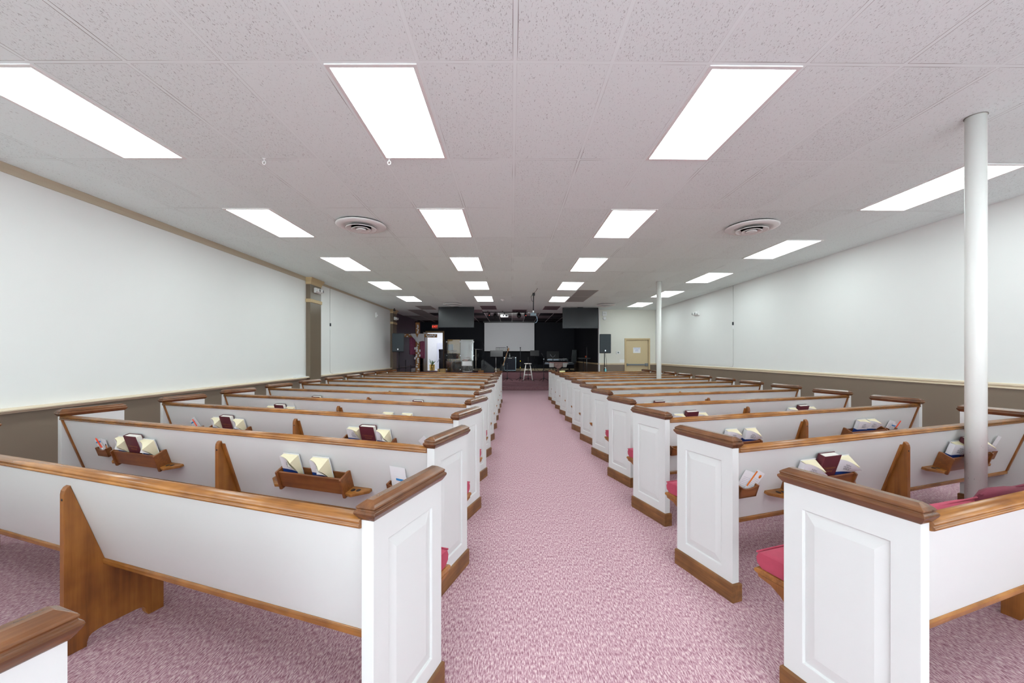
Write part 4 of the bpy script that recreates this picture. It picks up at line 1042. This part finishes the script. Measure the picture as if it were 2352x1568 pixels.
drum('snare_drum', (-2.45,20.75,ZU+.60), .17, .16, 'z', 'shallow snare drum right of the bass drum', 3)
def cymbal(x, y, z, r, label, tilt):
    t = thing('cymbal', label, 'cymbal', (x,y,ZU), 0, 'cymbals on stands'); zz = z-ZU
    put('disc', MB().lathe([(.001,.026),(.03,.022),(.05,.006),(r*.6,-.003),(r,-.014),(r*.6,-.006),(.001,.012)], n=36).xf(Matrix.Translation((0,0,zz)) @ Matrix.Rotation(tilt,4,'X')).mesh('disc', plain('bronze', lin(176,128,84), .25, .8)), t)
    b = MB(); b.cyl((0,0,.1),(0,0,zz+.04),.010,8); tripod(b,0,0,0,.24,.34,.008,.3); put('stand', b.mesh('stand', m_chrome), t)
cymbal(-3.12, 20.75, 1.68, .23, 'bronze cymbal in front of the grey pad', .25)
cymbal(-2.32, 20.5, 1.32, .20, 'bronze cymbal behind the right clear panel', -.1)
tag(put('rolled_mat', MB().cyl((-3.60,20.0,ZU),(-3.60,20.0,ZU+1.15),.105,24).cyl((-3.60,20.0,ZU+1.06),(-3.60,20.0,ZU+1.17),.115,24).mesh('rolled_mat', plain('dark_grey_roll', lin(58,56,64), .7))), 'dark upright roll standing at the left of the drum shield', 'roll')

# stands
m_yellow = plain('yellow_tape', lin(226,206,50), .5)
def mic_stand(x, y, zb, zt, label, mic=True, boom=None, tape=(), mat=None, r=.26, rot=.3):
    mat = mat or m_dmetal
    t = thing('microphone_stand', label, 'microphone stand', (x,y,zb), 0, 'microphone stands on the stage'); h = zt-zb
    put('pole', MB().cyl((0,0,.06),(0,0,h*.55),.012,10).cyl((0,0,h*.55),(0,0,h),.008,10).mesh('pole', mat), t)
    put('clutch', MB().cyl((0,0,h*.55-.03),(0,0,h*.55+.03),.018,12).mesh('clutch', m_black), t)
    put('hub', MB().cyl((0,0,.10),(0,0,.19),.022,12).mesh('hub', m_dmetal), t)
    for i in range(3):
        a = rot+2*pi*i/3; put('leg', MB().tube([(.015*cos(a),.015*sin(a),.15),(r*cos(a),r*sin(a),.010)],.009,8).mesh('leg', m_black), t)
    if boom:
        (x0,z0),(x1,z1) = boom; put('boom', MB().tube([(x0-x,0,z0-zb),(x1-x,-.02,z1-zb)],.008,8).mesh('boom', m_black), t)
        put('joint', MB().cyl((0,-.02,h),(0,.02,h),.022,12).mesh('joint', m_metal), t)
    if mic: put('microphone', MB().tube([(0,0,h-.02),(0,0,h+.12)],[.014,.017],10).ball((0,0,h+.145),.028,10).mesh('microphone', m_black), t)
    for z in tape: put('tape', MB().cyl((0,0,z-.028-zb),(0,0,z+.028-zb),.016,12).mesh('tape', m_yellow), t)
mic_stand(-3.39, 18.45, ZA, 1.26, 'microphone boom stand in front of the cardboard box', False, ((-3.50,1.10),(-3.30,1.42)), (.62,))
mic_stand(-1.36, 19.35, ZA, 1.85, 'tall microphone stand beside the black floor monitor')
mic_stand(-.194, 17.5, ZA, 1.67, 'tall black microphone stand in front of the guitar amplifier')
mic_stand(.396, 17.8, ZA, 1.64, 'microphone stand with two yellow tape bands', True, None, (1.17,.87))
mic_stand(.735, 17.35, ZA, 1.36, 'short black stand right in front of the white stool', False, None, (), m_black, .33, -.6)
mic_stand(1.42, 17.3, ZA, 1.27, 'boom microphone stand right of the white stool', False, ((1.55,1.12),(1.32,1.53)))
tag(put('cable_coil', MB().tube([(-1.36+.11*cos(a),19.27,.89+.11*sin(a)) for a in [2*pi*i/28 for i in range(28)]],.010,6,closed=True).tube([(-1.43,19.27,.81),(-1.28,19.27,.96)],.008,6).mesh('cable_coil', m_dmetal)), 'grey cable ring hanging on the microphone stand near the monitor', 'cable')
def music_stand(x0, x1, y, z0, z1, zb, label, style='solid', pole=None, pm=None):
    xc = (x0+x1)/2; hw = (x1-x0)/2; h = z1-z0
    t = thing('music_stand', label, 'music stand', (xc,y,zb), 0, 'music stands on the stage')
    b = MB(); zz = z0-zb
    if style == 'solid': b.box(-hw,hw,-.004,.004,0,h)
    elif style == 'slats':
        b.box(-hw,hw,-.004,.004,h-.02,h); b.box(-hw,hw,-.004,.004,0,.02)
        n = 10
        for i in range(n+1): q = -hw+.008+(2*hw-.016)*i/n; b.box(q-.008,q+.008,-.004,.004,.02,h-.02)
    else:
        nx, nz = 8, 4; sx, sz = 2*hw/nx, h/nz
        for i in range(nx+1): q = -hw+sx*i; b.box(q-(.022 if i else .012),q+.022,-.004,.004,0,h)
        for i in range(nz+1): q = sz*i; b.box(-hw,hw,-.0045,.0045,max(0,q-.018),min(h,q+.018))
    b.box(-hw,hw,-.05,.0,-.006,.006)
    b.xf(Matrix.Translation((0,0,zz)) @ Matrix.Rotation(-.22,4,'X'))
    put('desk', b.mesh('desk', m_black), t, bevel=.002)
    px = (pole or xc)-xc
    put('pole', MB().cyl((px,.03,.1),(px,.03,zz*.55),.012,10).cyl((px,.03,zz*.55),(px,.03,zz+h*.35),.009,10).mesh('pole', pm or m_black), t)
    b = MB(); tripod(b,px,.03,0,.27,.30,.008,.5); put('tripod', b.mesh('tripod', m_black), t)
music_stand(-3.285,-2.731,19.2,1.258,1.535,ZA,'black music stand with punched holes before the drums','holes')
music_stand(-.98,-.40,18.0,1.37,1.67,ZA,'plain black music stand left of the amplifier','solid',-.72,plain('pale_grey_pole', lin(190,190,192), .35, .3))
music_stand(-.80,-.29,20.0,1.60,1.85,ZU,'slatted black music stand in front of the projection screen','slats')
music_stand(.98,1.45,20.6,1.40,1.70,ZU,'black music stand at the lower right corner of the projection screen')
music_stand(1.854,2.495,20.6,1.267,1.656,ZU,'wide dark music stand behind the keyboards')
t = thing('forked_stand', 'slim grey stand with a forked top by the pulpit', 'stand', (1.92,18.2,ZA))
put('pole', MB().cyl((0,0,.1),(0,0,1.05),.013,10).mesh('pole', m_dmetal), t)
put('fork', MB().tube([(-.13,0,1.20),(-.07,0,1.11),(0,0,1.05),(.07,0,1.11),(.13,0,1.20)],.010,8).mesh('fork', m_metal), t)
b = MB(); tripod(b,0,0,0,.25,.3,.008,.2); put('tripod', b.mesh('tripod', m_black), t)
t = thing('crossbar_stand', 'pale pole with a crossbar right of the drum shield', 'stand', (-1.80,19.75,ZU))
put('pole', MB().cyl((0,0,.08),(0,0,1.17),.016,10).mesh('pole', plain('pale_pole', lin(196,188,172), .4)), t)
put('crossbar', MB().tube([(-.12,0,1.19),(.0,0,1.175),(.33,0,1.145)],.010,8).mesh('crossbar', m_metal), t)
b = MB(); tripod(b,0,0,0,.26,.3,.009,.5); put('tripod', b.mesh('tripod', m_dmetal), t)

# cardboard box, chair, monitor, crate, amplifier, guitar
t = thing('cardboard_box', 'tan cardboard box standing before the drum shield', 'box', (-3.36,18.85,ZA))
m_cb = plain('cardboard', lin(198,164,112), .8, var=.06)
put('carton', MB().box(-.175,.175,-.15,.15,0,.50).mesh('carton', m_cb), t, bevel=.004)
put('flap', MB().box(-.175,-.004,-.15,.15,.50,.504).box(.004,.175,-.15,.15,.50,.504).mesh('flap', m_cb), t)
t = thing('folding_chair', 'white plastic folding chair in front of the drum shield', 'chair', (-2.125,18.85,ZA))
def curved(w_, d, z0, z1, y, th=.014): return MB().grid(lambda u,v: (-w_/2+w_*u, y+d*(1-(2*u-1)**2), z0+(z1-z0)*v), 12, 6)
o = put('backrest', curved(.50,.04,.64,.87,-.20).mesh('backrest', m_wplastic), t); o.modifiers.new('t','SOLIDIFY').thickness = .014
o = put('seat', MB().grid(lambda u,v: (-.22+.44*u, -.12+.42*v, .40-.018*(1-(2*u-1)**2)), 10, 6).mesh('seat', m_wplastic), t); o.modifiers.new('t','SOLIDIFY').thickness = .02
m_cf = plain('grey_chair_frame', lin(120,128,134), .35, .5)
for sx in (-1,1):
    put('frame_leg', MB().tube([(sx*.235,-.20,.86),(sx*.235,-.18,.60),(sx*.235,.30,.012)],.011,8).mesh('frame_leg', m_cf), t)
    put('rear_leg', MB().tube([(sx*.215,.10,.40),(sx*.215,-.24,.012)],.011,8).mesh('rear_leg', m_cf), t)
    put('upright', MB().tube([(sx*.13,-.175,.64),(sx*.13,-.06,.40)],.010,8).mesh('upright', m_cf), t)
t = thing('floor_monitor', 'black wedge floor monitor left of the music stands', 'monitor speaker', (-1.21,20.1,ZU))
put('cabinet', MB().prism([(-.34,.06),(-.34,.58),(-.27,.64),(.33,.20),(.33,.06),(.28,0),(-.28,0)], -.22, .22, 'y').mesh('cabinet', m_black), t, bevel=.012)
put('grille', MB().prism([(-.25,.632),(.31,.222),(.315,.232),(-.245,.642)], -.20, .20, 'y').mesh('grille', m_dmetal), t)
t = thing('wooden_crate', 'small slatted wooden crate on the stage edge by the monitor', 'crate', (-1.53,19.72,ZU))
for i in range(2): put('slat', MB().box(-.14,.14,-.08,-.065,.005+.06*i,.045+.06*i).mesh('slat', m_cross), t)
for i in range(5): put('upright', MB().box(-.14+.066*i,-.12+.066*i,-.065,.08,0,.11).mesh('upright', m_cross), t)
t = thing('guitar_amplifier', 'black guitar amplifier cabinet with metal edges', 'amplifier', (-.08,20.8,ZU+.0))
put('cabinet', MB().box(-.31,.31,-.18,.18,.03,.755).mesh('cabinet', m_black), t, bevel=.006)
put('grille', MB().box(-.28,.28,-.187,-.178,.08,.70).mesh('grille', plain('black_grille_cloth', lin(30,34,46), .8)), t)
b = MB()
for x in (-.305,.305): b.box(x-.012,x+.012,-.190,-.176,.05,.75)
b.box(-.31,.31,-.190,-.176,.06,.085)
put('edge_trim', b.mesh('edge_trim', plain('teal_grey_metal', lin(130,150,156), .3, .7)), t)
for sx in (-1,1):
    put('corner', MB().cbox((sx*.295,-.175,.745),(.05,.05,.04)).mesh('corner', m_chrome), t, bevel=.008)
    put('foot', MB().cyl((sx*.25,0,0),(sx*.25,0,.03),.03,12).mesh('foot', m_black), t)
put('name_plate', MB().box(-.10,.10,-.191,-.186,.700,.722).mesh('name_plate', m_wplastic), t)
t = thing('spray_bottle', 'small pale bottle on top of the guitar amplifier', 'bottle', (-.10,20.75,ZU+.755))
put('bottle', MB().lathe([(.001,0),(.035,0),(.035,.10),(.014,.14),(.014,.17),(.001,.17)], n=18).mesh('bottle', plain('pale_bottle', lin(170,182,178), .3)), t)
put('cap', MB().cyl((0,0,.17),(0,0,.20),.016,12).mesh('cap', m_wplastic), t)
tag(put('guitar_pedal', MB().box(.0,.16,20.68,20.80,ZU+.756,ZU+.80).mesh('guitar_pedal', m_dmetal), bevel=.006), 'dark pedal box lying on the guitar amplifier', 'pedal')
t = thing('bass_guitar', 'electric guitar with long pale neck leaning beside the amplifier', 'guitar', (-.53,20.35,ZU))
RT = Matrix.Rotation(.31,4,'Y')
put('body', MB().prism([(-.10,.0),(.0,-.03),(.11,.0),(.13,.10),(.08,.20),(.10,.30),(.05,.34),(-.05,.36),(-.09,.30),(-.07,.20),(-.12,.10)], -.022, .022, 'y').xf(Matrix.Translation((.0,0,.06)) @ RT).mesh('body', m_black), t, bevel=.012)
put('neck', MB().box(-.022,.022,-.030,-.012,.28,1.06).xf(Matrix.Translation((.0,0,.06)) @ RT).mesh('neck', wood('guitar_neck', lin(190,148,96), lin(160,116,70), lin(120,84,50), 'z', .4)), t, bevel=.004)
put('headstock', MB().prism([(-.024,1.06),(.024,1.06),(.045,1.10),(.035,1.24),(-.02,1.26),(-.03,1.12)], -.028, -.012, 'y').xf(Matrix.Translation((.0,0,.06)) @ RT).mesh('headstock', m_cross), t)
for i in range(4): put('tuning_peg', MB().cyl((.04,-.02,1.10+.035*i),(.065,-.02,1.10+.035*i),.008,8).xf(Matrix.Translation((.0,0,.06)) @ RT).mesh('tuning_peg', m_chrome), t)

# white stool
t = thing('bar_stool', 'round white wooden stool at the centre of the stage', 'stool', (.746,17.85,ZA))
m_stool = plain('white_stool_paint', (.76,.75,.72,1), .4)
put('seat', MB().lathe([(.001,.745),(.14,.745),(.168,.755),(.172,.772),(.165,.786),(.001,.79)], n=36).mesh('seat', m_stool), t)
for i in range(4):
    a = radians(35+ (0,110,180,290)[i]); put('leg', MB().tube([(.115*cos(a),.115*sin(a),.75),(.255*cos(a),.255*sin(a),.002)],[.017,.022],10).mesh('leg', m_stool), t)
A = [radians(35+q) for q in (0,110,180,290)]
for z, f in ((.50,.162),(.22,.214),(.26,.207)):
    for i in range(4):
        j = (i+1) % 4
        if z == .26 and i % 2: continue
        if z == .22 and not i % 2: continue
        put('rung', MB().cyl((f*cos(A[i]),f*sin(A[i]),z),(f*cos(A[j]),f*sin(A[j]),z),.010,8).mesh('rung', m_stool), t)

# keyboards
m_kb = plain('dark_keyboard', lin(40,46,54), .35)
def keyboard(x0, x1, y, z, label):
    t = thing('keyboard', label, 'keyboard', ((x0+x1)/2,y,z), 0, 'keyboards on their stand'); hw = (x1-x0)/2
    put('case', MB().box(-hw,hw,-.15,.15,0,.10).mesh('case', m_kb), t, bevel=.008)
    put('rear_panel', MB().box(-hw+.03,hw*.1,-.153,-.149,.045,.075).mesh('rear_panel', plain('silver_panel', lin(150,166,184), .3, .4)), t)
    put('keys', MB().box(-hw+.06,hw-.06,0,.14,.10,.112).mesh('keys', m_wplastic), t)
    put('sockets', MB().box(hw*.35,hw*.42,-.153,-.149,.03,.05).box(hw*.55,hw*.64,-.153,-.149,.03,.055).mesh('sockets', m_metal), t)
keyboard(1.66,3.16,19.95,.965,'long dark keyboard on the lower tier of the stand')
keyboard(1.79,2.875,20.02,1.145,'shorter dark keyboard on the upper tier of the stand')
t = thing('keyboard_stand', 'black two tier stand carrying both keyboards', 'keyboard stand', (2.4,20.0,ZU))
for sx in (-1,1):
    put('leg', MB().tube([(sx*.45,-.02,.39),(sx*.15,-.02,.19),(-sx*.30,-.02,.012)],.016,8).mesh('leg', m_black), t)
    put('foot', MB().box(sx*.30-.02,sx*.30+.02,-.2,.2,0,.02).mesh('foot', m_black), t)
    put('lower_arm', MB().box(sx*.45-.02,sx*.45+.02,-.17,.12,.375,.392).mesh('lower_arm', m_black), t)
    put('riser', MB().box(sx*.48-.012,sx*.48+.012,.16,.18,.375,.575).box(sx*.48-.012,sx*.48+.012,-.10,.18,.555,.572).mesh('riser', m_black), t)
tag(put('stage_cables', MB().tube([(1.55+.09*i, 20.0+.12*sin(i*1.7), ZU+.03+.12*abs(sin(i*1.1))) for i in range(12)],.008,6).tube([(1.6+.08*i, 20.1+.1*cos(i*2.1), ZU+.02+.08*abs(cos(i*1.3))) for i in range(14)],.007,6).mesh('stage_cables', m_dmetal)), 'tangle of dark cables under the keyboards', 'cables')
# pulpit
t = thing('pulpit', 'brown wooden pulpit with grey side wings right of the aisle', 'pulpit', (2.055,17.3,ZA))
m_pul = wood('pulpit_wood', lin(150,112,100), lin(126,92,84), lin(96,66,60), 'x', .4)
put('top', MB().box(-.405,.405,-.20,.26,.822,.845).mesh('top', wood('pulpit_top', lin(196,150,146), lin(176,126,122), lin(140,96,92), 'x', .2)), t, bevel=.006)
put('box', MB().prism([(-.19,.81),(.18,.81),(.18,.66),(.11,.62),(.07,.58),(-.08,.58),(-.12,.62),(-.19,.66)], -.16, .2, 'y').mesh('box', m_pul), t, bevel=.006)
put('column', MB().cyl((0,.0,.05),(0,.0,.60),.060,8).mesh('column', m_pul), t)
put('base', MB().box(-.24,.24,-.22,.22,0,.05).mesh('base', m_pul), t, bevel=.01)
m_wing = plain('grey_wing', lin(166,162,158), .4)
put('wing', MB().prism([(-.40,.818),(-.20,.818),(-.20,.63),(-.40,.63)], -.14, -.12, 'y').mesh('wing', m_wing), t)
put('wing', MB().prism([(.19,.818),(.40,.818),(.35,.63),(.19,.63)], -.14, -.12, 'y').mesh('wing', m_wing), t)
# office chair, tray stand, pole
t = thing('office_chair', 'black high backed chair at the right of the keyboards', 'chair', (3.0,20.35,ZU))
put('backrest', MB().prism([(.08,.50),(.14,1.16),(.36,1.17),(.38,1.14),(.36,.50)], -.10, -.02, 'y').mesh('backrest', plain('black_leather', lin(34,40,42), .4)), t, bevel=.02)
put('seat', MB().box(-.28,.30,-.28,.22,.42,.50).mesh('seat', m_black), t, bevel=.03)
put('armrest', MB().box(-.34,.10,-.16,-.09,.70,.735).box(-.16,-.11,-.15,-.10,.48,.70).mesh('armrest', m_dmetal), t, bevel=.012)
put('pedestal', MB().cyl((0,0,.08),(0,0,.42),.03,12).mesh('pedestal', m_black), t)
b = MB()
for i in range(5): a = 2*pi*i/5; b.tube([(0,0,.10),(.28*cos(a),.28*sin(a),.05)],.018,8); b.ball((.28*cos(a),.28*sin(a),.028),.028,8)
put('star_base', b.mesh('star_base', m_black), t)
t = thing('tray_stand', 'black tray on a tripod stand near the right stage wall', 'stand', (3.13,16.95,ZA))
put('tray', MB().box(-.25,.25,-.18,.18,.99,1.05).mesh('tray', m_black), t, bevel=.01)
put('pole', MB().cyl((-.02,0,.08),(-.02,0,.99),.014,10).mesh('pole', m_dmetal), t)
b = MB(); tripod(b,-.02,0,0,.26,.3,.009,.9); put('tripod', b.mesh('tripod', m_black), t)
tag(put('orange_cup', MB().lathe([(.001,0),(.026,0),(.034,.075),(.030,.075),(.001,.01)], n=18).mesh('orange_cup', plain('orange_red', lin(228,92,60), .4)), loc=(3.20,16.9,ZA+1.052)), 'small orange cup standing on the black tray', 'cup')
t = thing('metal_pole', 'tall plain grey pole beside the black tray stand', 'pole', (3.33,17.35,ZA))
put('shaft', MB().cyl((0,0,.0),(0,0,1.53),.017,12).mesh('shaft', m_metal), t); put('base', MB().lathe([(.001,.025),(.12,.02),(.13,.0),(.001,0)], n=24).mesh('base', m_dmetal), t)
# potted plant in the doorway room
t = thing('potted_plant', 'green plant in gold pot standing in the bright doorway', 'plant', (-4.53,22.35,ZU))
put('pot', MB().lathe([(.001,.0),(.13,.0),(.15,.02),(.155,.33),(.145,.34),(.138,.30),(.001,.29)], n=28).mesh('pot', plain('brass_pot', lin(206,170,96), .25, .7)), t)
b = MB(); rl = random.Random(9)
for i in range(16):
    a = 2*pi*i/16+rl.uniform(-.2,.2); L_ = rl.uniform(.22,.42); lean = rl.uniform(.3,.9)
    def leaf(u, v, a=a, L_=L_, lean=lean):
        s_ = v; rr = .03+L_*lean*s_; zz = .29+L_*1.25*s_-.35*L_*lean*s_*s_*1.6
        wd = .022*sin(pi*min(1,.12+.88*(1-s_)))*(u-.5)*2
        return (rr*cos(a)-wd*sin(a), rr*sin(a)+wd*cos(a), zz)
    b.grid(leaf, 2, 8)
put('leaves', b.mesh('leaves', plain('green_leaf', lin(86,120,74), .5, var=.2)), t)

# unseen shop windows added behind the camera to bring in fill daylight
for i, (x0, x1) in enumerate(((-4.4,-2.1),(-1.9,.4),(.6,2.9),(3.1,5.3))):
    b = MB()
    for (a0,a1,c0,c1) in ((x0,x0+.05,WZ0,WZ1),(x1-.05,x1,WZ0,WZ1),(x0,x1,WZ0,WZ0+.05),(x0,x1,WZ1-.05,WZ1),((x0+x1)/2-.025,(x0+x1)/2+.025,WZ0,WZ1)): b.box(a0,a1,YB-.10,YB-.04,c0,c1)
    fw = struct(f'fill_window_{i+1}', b.mesh(f'fill_window_{i+1}', m_metal))
    put('pane', MB().box(x0+.05,x1-.05,YB-.075,YB-.069,WZ0+.05,WZ1-.05).mesh('pane', m_acr), fw)  # pane of the added fill window
# ------------------------------------------------------------------ world and output look
w = bpy.data.worlds.new('world'); S.world = w; w.use_nodes = True
w.node_tree.nodes['Background'].inputs[0].default_value = (.86,.98,1,1); w.node_tree.nodes['Background'].inputs[1].default_value = WORLD_E
vs = S.view_settings; vs.view_transform = 'Standard'; vs.look = 'None'; vs.gamma = 1; vs.use_curve_mapping = False
vs.exposure = 0.0
S.cycles.max_bounces = 12; S.cycles.diffuse_bounces = 8; S.cycles.glossy_bounces = 4; S.cycles.transparent_max_bounces = 16
S.cycles.use_denoising = True; S.cycles.sample_clamp_indirect = 6
